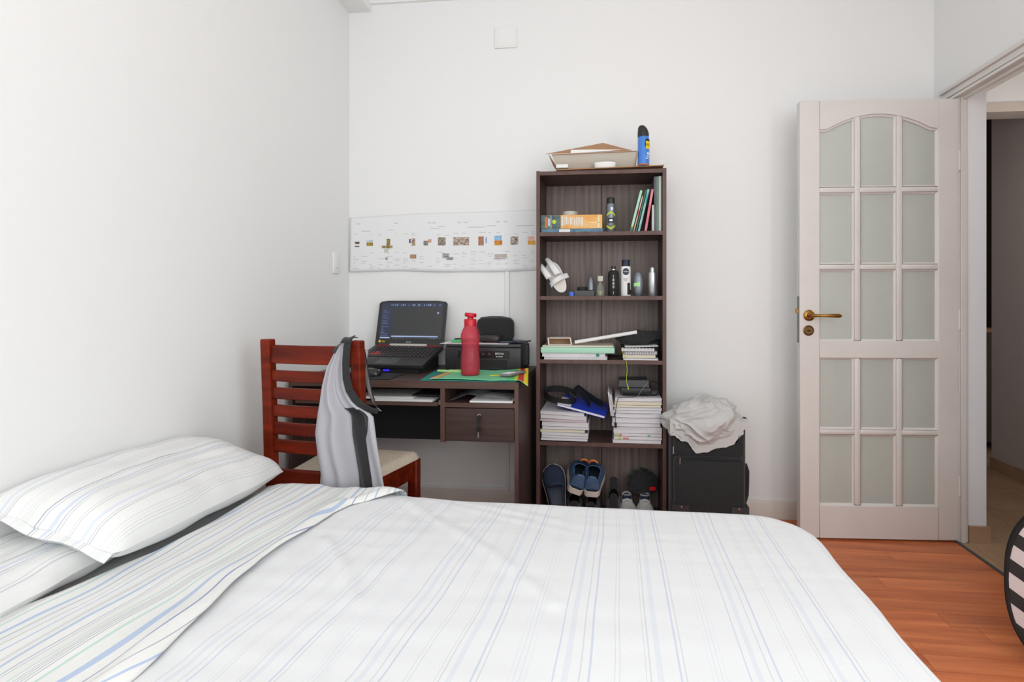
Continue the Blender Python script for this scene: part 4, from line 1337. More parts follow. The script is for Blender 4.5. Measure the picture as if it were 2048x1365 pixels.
def notebook(name, label, x0, x1, y0, y1, z0, z1_, m, cat='notebook', ringm=None, group=None, rings=0):
    t = thing(name, label, cat, ((x0 + x1) / 2, (y0 + y1) / 2, z0), group=group)
    h = z1_ - z0
    build(G().box(x0, x1, y0, y1, z0, z0 + 0.0012).box(x0, x1, y0, y1, z1_ - 0.0012, z1_), 'covers', m, parent=t, smooth=0)
    build(G().box(x0 + 0.002, x1 - 0.002, y0 + 0.002, y1 - 0.002, z0 + 0.0012, z1_ - 0.0012), 'pages', 'paperw', parent=t, smooth=0)
    if rings:
        for k in range(rings):
            xx = x0 + (x1 - x0) * (k + 0.5) / rings
            g = G().tube([(xx, y0 + 0.004 + (0.55 * h) * math.cos(a) - 0.003, z0 + h / 2 + 0.58 * h * math.sin(a)) for a in [2 * PI * i / 10 for i in range(10)]], 0.0011, 5, True)
            build(g, 'ring', ringm, parent=t)
    return t


notebook('spiral_notebook', 'white spiral notebook at the bottom under the mint folder', -0.322, -0.022, -0.258, -0.05, z1, z1 + 0.013, 'white', ringm='white', rings=30)
nb_ = notebook('plastic_folder', 'white plastic folder with a green tab under the mint folder', -0.332, -0.03, -0.255, -0.05, z1 + 0.0135, z1 + 0.030, 'white')
build(G().box(-0.074, -0.060, -0.2562, -0.254, z1 + 0.015, z1 + 0.029), 'index_tab', 'teal', parent=nb_, smooth=0)
build(G().box(-0.337, 0.012, -0.262, -0.05, z1 + 0.0305, z1 + 0.058, 0.004, 2), 'mint_folder', 'mint', label='thick pale mint folder lying on the third shelf', cat='folder')
build(G().box(-0.330, 0.006, -0.252, -0.06, z1 + 0.0585, z1 + 0.0655, 0.001), 'paper_pad', 'paperc', label='cream paper pad on top of the mint folder', cat='paper pad')
z2 = z1 + 0.066
bxw = thing('small_tray', 'small open white-rimmed box on its side on the cream pad', 'box', (-0.25, -0.2, z2), (0, 0, R_(6)))
for nm, bx_ in (('side', (-0.057, 0.057, 0.0, 0.004)), ('side', (-0.052, 0.047, 0.032, 0.036))):
    build(G().box(bx_[0], bx_[1], -0.045, 0.03, bx_[2], bx_[3], 0.001), nm, 'rubber', parent=bxw, smooth=0)
for a_, b_ in (((-0.057, 0.0), (-0.060, 0.036)), ((0.051, 0.0), (0.045, 0.036))):
    build(G().prism([(a_[0], 0.002), (a_[0] + 0.006, 0.002), (b_[0] + 0.006, 0.035), (b_[0], 0.035)], -0.045, 0.03, 'y'), 'end', 'rubber', parent=bxw, smooth=0)
build(G().box(-0.054, 0.048, 0.02, 0.024, 0.003, 0.033), 'back', 'card', parent=bxw, smooth=0)
build(G().tube([(-0.178, -0.215, z2 + 0.0125), (0.118, -0.185, 0.9425)], 0.0088, 14), 'white_tube', 'white', label='long white cardboard tube propped across the third shelf', cat='tube')
notebook('slim_booklet', 'thin white booklet at the very bottom of the short pile', 0.052, 0.214, -0.25, -0.06, z1, z1 + 0.008, 'white')
notebook('cream_notebook', 'cream paged notebook in the short pile by the string', 0.048, 0.204, -0.248, -0.06, z1 + 0.0085, z1 + 0.027, 'blackm')
build(G().box(0.0505, 0.2, -0.2487, -0.247, z1 + 0.0105, z1 + 0.025), 'cream_fore_edge', 'paperc', parent=bpy.data.objects['cream_notebook'], smooth=0)
notebook('white_notebook', 'white spiral pad under the black ringed notebook', 0.055, 0.210, -0.252, -0.06, z1 + 0.0275, z1 + 0.0395, 'white', ringm='grey', rings=14)
notebook('ringed_notebook', 'notebook with thick white and black ring binding', 0.042, 0.198, -0.256, -0.06, z1 + 0.040, z1 + 0.058, 'blackm', ringm='white', rings=10)
g = G().grid(lambda u, v: (0.06 + 0.155 * u, -0.25 + 0.18 * v, z1 + 0.0605 + 0.006 * u * u), 12, 6)
build(g, 'loose_sheet', 'white', solid=0.002, smooth=60, label='loose white sheets curling on top of the short pile', cat='paper')


def blob(name, label, cat, c, rx, ry, rz, amp, freq, m, seed, n=48, flat=None, shape=None, fold=0.0):
    vs_, fs = [], []
    for j in range(n + 1):
        th = PI * j / n
        for i in range(n * 2):
            ph = PI * i / n
            d = Vector((math.sin(th) * math.cos(ph), math.sin(th) * math.sin(ph), math.cos(th)))
            q = d * freq + Vector((seed, seed * 2, 0))
            wv = Vector((noise.noise(q * 0.7), noise.noise(q * 0.7 + Vector((9, 0, 0))), noise.noise(q * 0.7 + Vector((0, 9, 0)))))
            r = 1 + amp * noise.noise(q + wv)
            if fold:
                r += fold * (0.5 - abs(math.sin(3.0 * noise.noise(q * 0.55 + wv * 0.8) * PI))) + 0.5 * fold * (0.5 - abs(math.sin(4 * noise.noise(q * 1.1 + Vector((3, 3, 3))) * PI)))
            if shape:
                r *= shape(d)
            p = Vector((c[0] + d.x * rx * r, c[1] + d.y * ry * r, c[2] + d.z * rz * r))
            if flat is not None and p.z < flat:
                p.z = flat
            vs_.append(p)
    w = n * 2
    for j in range(n):
        for i in range(w):
            fs.append([j * w + i, j * w + (i + 1) % w, (j + 1) * w + (i + 1) % w, (j + 1) * w + i])
    g = G().add(vs_, fs)
    return build(g, name, m, smooth=80, label=label, cat=cat)


gl = blob('knit_gloves', 'bunched black knitted gloves behind the white tube', 'gloves', (0.105, -0.150, 0.905), 0.095, 0.05, 0.038, 0.5, 2.0, 'bsoft', 4.0, 28, flat=z1 + 0.068,
          shape=lambda d: 0.75 + 0.75 * max(0, d.x * 0.7 + d.z * 0.5))
st = thing('yellow_cord', 'thin yellow cord dangling from the notebook pile', 'cord', (0.065, -0.27, 0.66))
build(G().tube([(0.048, -0.258, 0.862), (0.052, -0.264, 0.845), (0.062, -0.268, 0.822), (0.068, -0.272, 0.80), (0.070, -0.272, 0.77), (0.067, -0.270, 0.735), (0.067, -0.270, 0.715), (0.072, -0.270, 0.700)], 0.0013, 6), 'strand', 'lime', parent=st)
build(G().tube([(0.070, -0.270, 0.706), (0.076, -0.270, 0.682)], [0.0018, 0.0034], 8), 'tassel', 'lime', parent=st)

# ------------------------------------------------------------------ fourth shelf: paper piles
z1 = 0.427


def bundle(x0, x1, y0, y1, z0, h, m, label, group, tilt=0.0, seed=0, sag=0.0):
    def pt(u, v, zf):
        x = x0 + (x1 - x0) * u
        y = y0 + (y1 - y0) * v + 0.002 * nz(u * 6 + seed, zf * 5, seed)
        return (x + 0.0015 * nz(v * 5, zf * 9, seed), y, z0 + h * zf - tilt * (u - 0.5) * (x1 - x0) + sag * (math.sin(PI * u) - 0.6) * (1 - v))
    g = G()
    n = 8
    vs_, fs = [], []
    for zf in (0, 0.33, 0.66, 1):
        for i in range(n + 1):
            vs_.append(pt(i / n, 0, zf))
        for i in range(n + 1):
            vs_.append(pt(1 - i / n, 1, zf))
    w = 2 * (n + 1)
    for j in range(3):
        for i in range(w):
            fs.append([j * w + i, j * w + (i + 1) % w, (j + 1) * w + (i + 1) % w, (j + 1) * w + i])
    for j in (0, 3):
        for i in range(n):
            fs.append([j * w + i, j * w + i + 1, j * w + w - 2 - i, j * w + w - 1 - i])
    g.add(vs_, fs)
    ob_ = build(g, 'paper_bundle', m, smooth=50, label=label, cat='papers', group=group)
    build(G().add([(x0 + 0.003, y0 + 0.004, z0 + h + tilt * 0.5 * (x1 - x0)), (x1 - 0.003, y0 + 0.004, z0 + h - tilt * 0.5 * (x1 - x0)), (x1 - 0.003, y1 - 0.004, z0 + h - tilt * 0.5 * (x1 - x0)), (x0 + 0.003, y1 - 0.004, z0 + h + tilt * 0.5 * (x1 - x0)),
                   (x0 + 0.003, y0 + 0.004, z0 + h + 0.0015 + tilt * 0.5 * (x1 - x0)), (x1 - 0.003, y0 + 0.004, z0 + h + 0.0015 - tilt * 0.5 * (x1 - x0)), (x1 - 0.003, y1 - 0.004, z0 + h + 0.0015 - tilt * 0.5 * (x1 - x0)), (x0 + 0.003, y1 - 0.004, z0 + h + 0.0015 + tilt * 0.5 * (x1 - x0))],
                  [(3, 2, 1, 0), (4, 5, 6, 7), (0, 1, 5, 4), (1, 2, 6, 5), (2, 3, 7, 6), (3, 0, 4, 7)]), 'gap_shade_and_top_sheet', 'paperw' if 'topmost' in label else 'grey', parent=ob_, smooth=0)  # grey layer paints the shade in gaps between bundles; topmost one is paper
    return ob_


zz = z1
random.seed(5)
ORD = ('lowest', 'second', 'third', 'fourth', 'fifth', 'sixth', 'seventh', 'eighth', 'ninth', 'tenth', 'eleventh', 'topmost')
for k in range(9):
    h = (0.010, 0.009, 0.015, 0.011, 0.013, 0.020, 0.010, 0.018, 0.012)[k]
    dx = random.uniform(-0.010, 0.010)
    m = ('paperw', 'paperw', 'paperw', 'paperc', 'paperw', 'paperw', 'paperp', 'paperw', 'paperw')[k]
    til = (0.02, 0.03, 0.03, 0.0, 0.0, 0.02, 0.04, 0.06, 0.08)[k] * 0.6
    x0 = -0.338 + max(0, dx)
    bundle(x0, -0.118 + dx - 0.003 * (k > 6), -0.262 + random.uniform(0, 0.006), -0.04, zz + 0.004, h, m, ('topmost' if k == 8 else ORD[k]) + ' paper bundle counted up from the shelf, rumpled pile under the blue notebook', 'papers in the pile under the blue notebook', til, k * 3.1, 0.0)
    zz += h + 0.0020
ztL = zz + 0.008
zz = z1
for k in range(12):
    h = (0.016, 0.014, 0.012, 0.028, 0.016, 0.022, 0.018, 0.012, 0.012, 0.009, 0.016, 0.014)[k]
    dx = random.uniform(-0.006, 0.006)
    m = ('paperw', 'paperw', 'paperw', 'paperw', 'paperw', 'paperw', 'paperw', 'paperw', 'paperw', 'paperc', 'paperc', 'paperw')[k]
    bo = bundle(0.006 + dx + (0.004 if k > 5 else 0), 0.229 + min(0, dx) , -0.262 + random.uniform(0, 0.006), -0.04, zz + 0.0006, h, m, ORD[k] + ' paper bundle counted up from the shelf, tall pile under the black device', 'papers in the tall pile under the black device', 0.0, k * 2.3 + 50, -0.0015 if k > 3 else 0.0)
    if k in (1, 2):
        tabs = ((0.014, 'lime'), (0.033, 'orange'), (0.165, 'green')) if k == 2 else ((0.030, 'lime'), (0.052, 'pink'), (0.066, 'pink'))
        for tx, tm in tabs:
            build(G().box(tx, tx + 0.012, -0.2665, -0.255, zz + h * 0.3, zz + h * 0.3 + 0.006), 'page_flag', tm, parent=bo, smooth=0)
    zz += h + 0.0020
ztR = zz
for k in range(3):
    b_ = thing('tilted_bundle', ('outermost', 'middle', 'innermost')[k] + ' of three dog-eared bundles slipping off the tall pile', 'papers', (-0.006 + 0.006 * k, -0.25, ztR - 0.09), (0, math.radians(-7), 0), group='papers slipping off the tall pile')
    build(G().box(0, 0.005, 0, 0.20, 0.0, 0.115 - 0.008 * k, 0.0005), 'sheets', 'paperw', parent=b_, smooth=0)

# blue notebook with a coiled belt on it
nbk = thing('blue_notebook', 'royal blue notebook sloping off the rumpled paper pile', 'notebook', (-0.13, -0.15, ztL), (math.radians(4), math.radians(12.5), math.radians(-6)))
build(G().box(-0.125, 0.112, -0.10, 0.10, 0.011, 0.0125, 0.0005).box(-0.125, 0.112, -0.10, 0.10, 0.0, 0.0015, 0.0005).box(0.109, 0.112, -0.10, 0.10, 0.0, 0.0125), 'cover', 'royal', parent=nbk, smooth=0)
build(G().box(-0.122, 0.108, -0.098, 0.098, 0.0015, 0.011), 'pages', 'white', parent=nbk, smooth=0)
build(G().box(-0.124, -0.06, -0.098, 0.02, 0.0126, 0.014), 'loose_card', 'white', parent=nbk, smooth=0)
bl = thing('leather_belt', 'black leather belt coiled on the blue notebook', 'belt', (-0.22, -0.18, ztL + 0.01))
pth = []
for i in range(30):
    a = -0.5 + 2 * PI * 1.02 * i / 29
    pth.append((-0.250 + 0.078 * math.cos(a), -0.175 + 0.055 * math.sin(a), ztL + 0.060 + 0.014 * math.cos(a + 0.6) * -1 + 0.012 * math.sin(a)))
pth += [(-0.205, -0.19, ztL + 0.078), (-0.170, -0.17, ztL + 0.088), (-0.150, -0.16, ztL + 0.070), (-0.125, -0.18, ztL + 0.045), (-0.105, -0.205, ztL + 0.022)]
build(G().tube(pth, 0, flat=(0.0165, 0.0018, (0.15, -0.35, 1))), 'strap', 'black', parent=bl, smooth=50)
p2 = [(-0.195, -0.10, ztL + 0.062), (-0.17, -0.09, ztL + 0.085), (-0.13, -0.10, ztL + 0.055), (-0.08, -0.13, ztL + 0.028), (-0.045, -0.16, ztL + 0.018)]
build(G().tube(p2, 0, flat=(0.016, 0.0018, (0.15, -0.35, 1))), 'strap_end', 'black', parent=bl, smooth=50)
g = G().tube([(-0.045 + a, -0.175, ztL + 0.015 + b) for a, b in ((0, -0.016), (0.026, -0.02), (0.03, 0.014), (0.003, 0.02))], 0.0022, 6, True)
build(g, 'buckle', 'brassd', parent=bl)

# black device with its cable on the tall pile
dv = thing('black_charger_box', 'black electronic device with a loose cable on the tall paper pile', 'device', (0.13, -0.16, ztR))
build(G().box(0.038, 0.185, -0.24, -0.10, ztR + 0.012, ztR + 0.045, 0.008, 3), 'lower_housing', 'black', parent=dv)
g = G().prism([(0.03, ztR + 0.045), (0.175, ztR + 0.045), (0.168, ztR + 0.078), (0.034, ztR + 0.076)], -0.225, -0.11, 'y')
build(g, 'upper_housing', 'dgrey', parent=dv, smooth=0)
build(G().box(0.05, 0.17, -0.2, -0.12, ztR, ztR + 0.0125), 'foot', 'blackm', parent=dv)
cp = []
for i in range(60):
    a = 2 * PI * i / 20
    cp.append((0.195 + 0.030 * math.cos(a), -0.21 + 0.002 * i / 6, ztR + 0.036 + 0.033 * math.sin(a)))
build(G().tube(cp, 0.0024, 6), 'coiled_cable', 'blackm', parent=dv)
build(G().tube([(0.12, -0.255, ztR + 0.008), (0.135, -0.262, ztR + 0.035), (0.155, -0.262, ztR + 0.062), (0.172, -0.25, ztR + 0.074)], 0.0016, 6), 'white_lead', 'grey', parent=dv)
build(G().tube([(0.11, -0.25, ztR + 0.004), (0.06, -0.266, ztR + 0.004), (0.028, -0.270, ztR + 0.002), (0.021, -0.272, ztR - 0.03), (0.014, -0.272, ztR - 0.08), (0.016, -0.272, ztR - 0.115)], 0.0016, 6), 'hanging_cable', 'blackm', parent=dv)
build(G().box(0.011, 0.022, -0.276, -0.268, ztR - 0.138, ztR - 0.114, 0.002), 'cable_plug', 'blackm', parent=dv)

# ------------------------------------------------------------------ shoes on the bottom shelf
z1 = 0.040


def shoe(name, label, loc, rot, L=0.27, W=0.095, H=0.085, upper='denim', sole='rubber', lining='lining', sole_h=0.026, tongue=None, tab=None, laces=None, ribs=False, group=None, low=False, logo=None, stripe=None):
    """toe points to +Y, heel at the origin"""
    t = thing(name, label, 'shoe', loc, rot, group)
    wfn = lambda s: W * 0.5 * lerp([(0, 0.42), (0.03, 0.56), (0.10, 0.68), (0.3, 0.74), (0.55, 0.92), (0.72, 1.0), (0.85, 0.92), (0.94, 0.68), (1.0, 0.25)], s)
    hfn = lambda s: H * lerp([(0, 0.80), (0.06, 0.92), (0.15, 0.86), (0.30, 0.70), (0.42, 0.80), (0.55, 0.76), (0.7, 0.52), (0.85, 0.40), (0.95, 0.30), (1.0, 0.10)], s)
    if low:
        hfn = lambda s: H * lerp([(0, 0.66), (0.06, 0.74), (0.15, 0.68), (0.30, 0.58), (0.42, 0.66), (0.55, 0.62), (0.7, 0.46), (0.85, 0.38), (0.95, 0.28), (1.0, 0.10)], s)
    out = [(-wfn(i / 24), L * i / 24) for i in range(25)] + [(wfn(i / 24), L * i / 24) for i in range(24, -1, -1)]
    build(G().prism(out, 0, sole_h, 'z'), 'sole', sole, parent=t, smooth=50)
    if stripe:
        o2 = [(x * 1.012, y * 1.004 - 0.0005) for x, y in out]
        build(G().prism(o2, sole_h * 0.45, sole_h * 0.62, 'z'), 'sole_stripe', stripe, parent=t, smooth=50)

    def up(u, v):
        s = v
        a = PI * u
        c_, sn = math.cos(a), math.sin(a)
        w = wfn(s) * 0.97
        prof = abs(c_) ** 0.75
        x = math.copysign(prof, c_) * w * (1 - 0.10 * sn)
        rb = 0.0
        if ribs and s < 0.22:
            rb = 0.0
        z = sole_h + (hfn(s)) * sn ** 0.85
        y = L * (0.012 + 0.976 * s) + (0.006 * (1 - sn) if s < 0.05 else 0)
        if s == 0:
            y += 0.004
        return (x * (1 - 0.006 * (math.sin(z * 900) if ribs and s < 0.3 else 0)), y, z)
    keep = lambda u, v: not (0.015 < v < 0.50 and abs(u - 0.5) < (0.27 if v > 0.06 else 0.17))
    g = G().grid(up, 32, 36, keep=keep)
    # close the heel and the toe
    n = 33
    for j0 in (0, 36):
        g.f.append([j0 * n + i for i in range(n)])
        g.m.append(0)
    build(g, 'upper', [upper, lining], parent=t, smooth=60, solid=(0.004, -1, 1))
    build(G().prism([(x * 0.9, y * 0.96 + 0.005) for x, y in out], sole_h, sole_h + 0.004, 'z'), 'insole', lining, parent=t, smooth=50)
    if tongue:
        g = G().grid(lambda u, v: ((u - 0.5) * W * 0.50 * (1 - 0.1 * v), L * (0.56 - 0.22 * v), sole_h + H * 0.66 + H * 0.52 * v + 0.010 * math.sin(PI * u)), 8, 8)
        tg = build(g, 'tongue', tongue, parent=t, smooth=70, solid=0.005)
        if tab:
            g = G().grid(lambda u, v: ((u - 0.5) * W * 0.42, L * (0.352 - 0.025 * v), sole_h + H * 1.12 + H * 0.10 * v + 0.012 * math.sin(PI * u)), 6, 3)
            build(g, 'pull_tab', tab, parent=tg, smooth=70, solid=0.008)
        if logo:
            g = G().grid(lambda u, v: ((u - 0.5) * W * 0.46 * (1 - 0.25 * abs(2 * v - 1) ** 3), L * (0.50 - 0.11 * v) + 0.006, sole_h + H * 0.74 + H * 0.34 * v + 0.010 * math.sin(PI * u) + 0.004), 8, 8)
            lg = build(g, 'tongue_label', logo, parent=tg, smooth=70, solid=0.001)
            ya = Vector((0, -L * 0.11, H * 0.34)).normalized()
            xa = Vector((-1, 0, 0))
            na = xa.cross(ya)
            M = Matrix((xa, ya, na)).transposed().to_4x4()
            M.translation = Vector((0, L * 0.445 + 0.006, sole_h + H * 0.91 + 0.014)) + na * 0.004
            build(text_flat(G(), 'adidas', W * 0.13, M), 'lettering', 'white', parent=lg, smooth=0)
    if laces:
        for k in range(4):
            s = 0.54 + 0.055 * k
            zz = sole_h + hfn(s) + 0.003
            g = G().tube([(-W * 0.2, L * s, zz - 0.006), (0, L * s + 0.004, zz + 0.002), (W * 0.2, L * s, zz - 0.006)], 0.0026, 6)
            build(g, 'lace', laces, parent=t)
    return t


shoe('navy_sneaker', 'navy canvas slip-on with red-lined white sole tipped on its side', (-0.252, -0.240, 0.072), (R_(56), R_(-8), R_(9)), upper='navyf', lining='navy', W=0.115, L=0.235, H=0.080, sole_h=0.024, stripe='red')
shoe('blue_sneaker', 'blue leather sneaker with orange tab, tilted against the navy slip-on', (-0.178, -0.250, 0.178), (R_(14), R_(20), R_(4)), ribs=True, tongue='denim', tab='orange', upper='denim', group='blue sneakers', L=0.225, W=0.112, H=0.092)
shoe('blue_sneaker', 'blue leather sneaker with orange tab, standing beside the black trainers', (-0.096, -0.258, 0.170), (R_(14), R_(2), R_(-2)), ribs=True, tongue='denim', tab='orange', upper='denim', group='blue sneakers', L=0.225, W=0.112, H=0.092)
shoe('black_sneaker', 'black trainer with white sole edge under the tilted blue sneaker', (-0.178, -0.258, z1), (0, 0, R_(4)), upper='bsoft', sole='rubber', lining='blackm', L=0.22, W=0.09, H=0.12, sole_h=0.024, laces='rubber', low=True)
shoe('black_sneaker', 'all-black trainer under the upright blue sneaker', (-0.100, -0.258, z1), (0, 0, R_(-2)), upper='bsoft', sole='blackm', lining='blackm', L=0.22, W=0.078, H=0.12, sole_h=0.022, laces='blackm', low=True)
rb = shoe('black_boot', 'black high shoe with a red tag beside the grey trainers', (0.008, -0.250, z1), (0, 0, R_(0)), upper='bsoft', sole='blackm', lining='blackm', L=0.215, W=0.082, H=0.14, sole_h=0.026, tongue='bsoft')
build(G().box(-0.012, 0.008, -0.004, 0.002, 0.030, 0.052, 0.002), 'red_tag', 'red', parent=rb)
shoe('grey_trainer', 'grey suede trainer with navy tongue label, nearer the black high shoe', (0.066, -0.045, z1), (R_(6), 0, R_(184)), upper='greysh', sole='rubber', lining='greysh', L=0.215, W=0.100, H=0.060, sole_h=0.020, tongue='greysh', logo='navy', group='grey trainers')
shoe('grey_trainer', 'grey suede trainer with navy tongue label, against the right panel', (0.166, -0.045, z1), (R_(6), 0, R_(176)), upper='greysh', sole='rubber', lining='greysh', L=0.215, W=0.100, H=0.060, sole_h=0.020, tongue='greysh', logo='navy', group='grey trainers')
bg = blob('shoe_bag', 'slumped black cloth shoe bag with a red tag behind the grey trainers', 'bag', (0.150, -0.085, 0.185), 0.075, 0.045, 0.065, 0.25, 2.0, 'bsoft', 8.0, 28, flat=0.125)
build(G().box(0.182, 0.212, -0.138, -0.130, 0.166, 0.184, 0.002), 'red_tag', 'red', parent=bg)

# ------------------------------------------------------------------ on the desk
DZ2 = DZ + 0.0005
build(G().prism([(-0.815, -0.556), (-0.400, -0.552), (-0.398, -0.25), (-0.855, -0.25)], DZ2, DZ2 + 0.002, 'z'), 'cutting_mat', 'teal', smooth=0, label='teal cutting mat lying along the front of the desk', cat='cutting mat')
tw = thing('striped_cloth', 'green woven cloth with yellow and pink striped ends on the cutting mat', 'cloth', (-0.57, -0.4, DZ2 + 0.002))


def cloth_pt(u, v, lift=0.0):
    x0 = -0.775 + 0.02 * v
    x1 = -0.352 - 0.045 * v
    x = x0 + (x1 - x0) * u
    y = -0.545 + 0.29 * v + 0.012 * math.sin(u * 7)
    z = DZ2 + 0.0045 + lift + 0.0022 * (1 + nz(u * 7, v * 5, 3))
    if u > 0.55:
        z += 0.010 * (u - 0.55) / 0.45 * v
    if x > DX1 + 0.004:                                   # the end hangs over the side of the desk
        d = x - DX1 - 0.004
        z -= d * 0.65 * (1.25 - v)
    return (x, y, z)


build(G().grid(cloth_pt, 50, 24), 'weave', mat('green_weave', S(128, 208, 162), 0.85, col2=S(104, 190, 142), scale=(140, 140, 140), bump=0.2, bscale=(260, 260, 260)), parent=tw, smooth=80, solid=0.003)
for a, b, m in ((0.0, 0.035, 'pink'), (0.035, 0.06, 'lime'), (0.07, 0.085, 'pink'), (0.80, 0.86, 'green'), (0.86, 0.90, 'lime'), (0.90, 0.955, 'red'), (0.955, 1.0, 'yellow')):
    build(G().grid(lambda u, v: cloth_pt(a + (b - a) * u, v, 0.0021), 5, 24), 'stripe', m, parent=tw, smooth=80, solid=0.0012)
c = (-0.631, -0.425, DZ2 + 0.0085)
bt = thing('water_bottle', 'translucent red water bottle with red screw cap', 'bottle', c)
prof = [(0.034, 0.0), (0.040, 0.004), (0.0425, 0.03), (0.043, 0.06), (0.040, 0.095), (0.0375, 0.118), (0.040, 0.145), (0.0435, 0.165), (0.042, 0.182), (0.036, 0.200), (0.029, 0.214), (0.026, 0.221)]
g = G().lathe(prof, c, 36)
g.f = g.f[:-2]
g.m = g.m[:-2]
build(g, 'flask', 'redglass', parent=bt, smooth=60)
build(G().lathe([(0, 0.001), (0.034, 0.001), (0.038, 0.004), (0.0405, 0.010), (0, 0.010)], c, 36), 'base', 'red', parent=bt, smooth=60)
build(G().lathe([(0.0275, 0.219), (0.0275, 0.247), (0.026, 0.250), (0.014, 0.2505), (0.0125, 0.262)], c, 32), 'screw_cap', 'red', parent=bt, smooth=40)
g = G().lathe([(0.0, -0.008), (0.024, -0.008), (0.0265, -0.004), (0.0265, 0.005), (0.024, 0.009), (0, 0.010)], n=32)
g.tr(Matrix.Translation((c[0] + 0.001, c[1], c[2] + 0.268)) @ Matrix.Rotation(R_(6), 4, 'Y'))
build(g, 'flip_lid', 'red', parent=bt, smooth=40)

PX0, PX1, PY0, PZ0, PZ1 = -0.808, -0.432, -0.248, DZ2, 0.882
pr_ = thing('printer', 'black inkjet printer behind the red bottle', 'printer', ((PX0 + PX1) / 2, -0.14, DZ2))
build(G().box(PX0, PX1, PY0, -0.03, PZ0 + 0.004, PZ1 - 0.014, 0.008, 3), 'body', 'black', parent=pr_)
build(G().box(PX0 + 0.002, PX1 - 0.002, PY0 + 0.004, -0.035, PZ1 - 0.014, PZ1, 0.005, 2), 'scanner_lid', mat('dark_lid', S(52, 52, 54), 0.5), parent=pr_)
build(G().box(PX0 + 0.045, PX1 - 0.07, PY0 - 0.0015, PY0 + 0.01, PZ0 + 0.018, PZ0 + 0.055), 'paper_slot', 'blackm', parent=pr_, smooth=0)
build(G().box(PX0 + 0.06, PX1 - 0.085, PY0 - 0.004, PY0 + 0.01, PZ0 + 0.010, PZ0 + 0.018, 0.001), 'output_tray', 'black', parent=pr_)
cp_ = build(G().box(PX0 + 0.065, PX1 - 0.058, PY0 - 0.003, PY0 + 0.004, PZ0 + 0.064, PZ0 + 0.098, 0.002), 'control_panel', mat('panel_black', S(22, 22, 24), 0.3), parent=pr_)
build(G().box(PX1 - 0.128, PX1 - 0.082, PY0 - 0.0036, PY0, PZ0 + 0.066, PZ0 + 0.096), 'badge', 'blackm', parent=cp_, smooth=0)
build(text_flat(G(), 'EPSON', 0.014, Matrix.Translation((PX1 - 0.105, PY0 - 0.004, PZ0 + 0.085)) @ RX), 'lettering', 'white', parent=cp_, smooth=0)
g = G()
for k in range(5):
    g.box(PX1 - 0.122 + 0.007 * k, PX1 - 0.118 + 0.007 * k, PY0 - 0.004, PY0 - 0.003, PZ0 + 0.070, PZ0 + 0.0735)
build(g, 'model_print', 'white', parent=cp_, smooth=0, kind='stuff')
for bx_ in (-0.16, -0.19, -0.215):
    g = G().lathe([(0, 0), (0.006, 0), (0.006, 0.0015), (0, 0.0015)], n=16)
    g.tr(Matrix.Translation((PX1 + bx_ + 0.005, PY0 - 0.002, PZ0 + 0.084)) @ Matrix.Rotation(PI / 2, 4, 'X'))
    build(g, 'button', 'dgrey', parent=cp_)
g = G().prism([(-0.030, PZ0 + 0.005), (-0.020, PZ0 + 0.01), (-0.016, PZ0 + 0.09), (-0.03, PZ0 + 0.118)], PX0 + 0.03, PX1 + 0.002, 'x')
build(g, 'rear_feeder', 'black', parent=pr_)
for k in range(4):
    build(G().box(PX0 + 0.02 + (k % 2) * 0.31, PX0 + 0.04 + (k % 2) * 0.31, -0.23 + 0.15 * (k // 2), -0.21 + 0.15 * (k // 2), DZ2, PZ0 + 0.005), 'foot', 'blackm', parent=pr_, smooth=0)
# things on the printer
pz = PZ1 + 0.0005
for k, (x0, x1, m, lab, dy) in enumerate(((-0.835, -0.50, 'white', 'white paper sheet jutting over the left edge of the printer', 0.0), (-0.80, -0.505, 'paperp', 'pinkish card on the white sheet on the printer', 0.012))):
    g = G().grid(lambda u, v: (x0 + (x1 - x0) * u, PY0 + 0.004 + dy + 0.17 * v, pz + 0.0018 * k + 0.0008 + 0.004 * max(0, 0.2 - u)), 12, 4)
    build(g, 'paper_sheet', m, smooth=60, solid=0.0012, label=lab, cat='paper')
pz2 = pz + 0.0045
build(G().prism([(-0.792, -0.195), (-0.755, -0.205), (-0.700, -0.16), (-0.735, -0.14)], pz2, pz2 + 0.012, 'z'), 'sticky_notes', 'green', smooth=0, label='small green pad of sticky notes on the printer papers', cat='sticky notes')
build(G().box(-0.80, -0.765, -0.128, -0.10, pz2 - 0.003, pz2 + 0.014, 0.004, 2), 'eraser', 'blackm', label='small black eraser behind the green notes', cat='eraser')


def soft_box(x0, x1, y0, y1, z0, z1_, p, m, bulge=0.0, n=20):
    """superellipsoid pouch"""
    g = G()
    cx, cy, cz = (x0 + x1) / 2, (y0 + y1) / 2, (z0 + z1_) / 2
    hx, hy, hz = (x1 - x0) / 2, (y1 - y0) / 2, (z1_ - z0) / 2
    f = lambda c_, e: math.copysign(abs(c_) ** e, c_)
    vs_, fs = [], []
    for j in range(n + 1):
        th = -PI / 2 + PI * j / n
        for i in range(2 * n):
            ph = PI * i / n
            vs_.append((cx + hx * f(math.cos(th), p) * f(math.cos(ph), p), cy + hy * f(math.cos(th), p) * f(math.sin(ph), p), cz + hz * f(math.sin(th), p)))
    w = 2 * n
    for j in range(n):
        for i in range(w):
            fs.append([j * w + i, j * w + (i + 1) % w, (j + 1) * w + (i + 1) % w, (j + 1) * w + i])
    return g.add(vs_, fs)


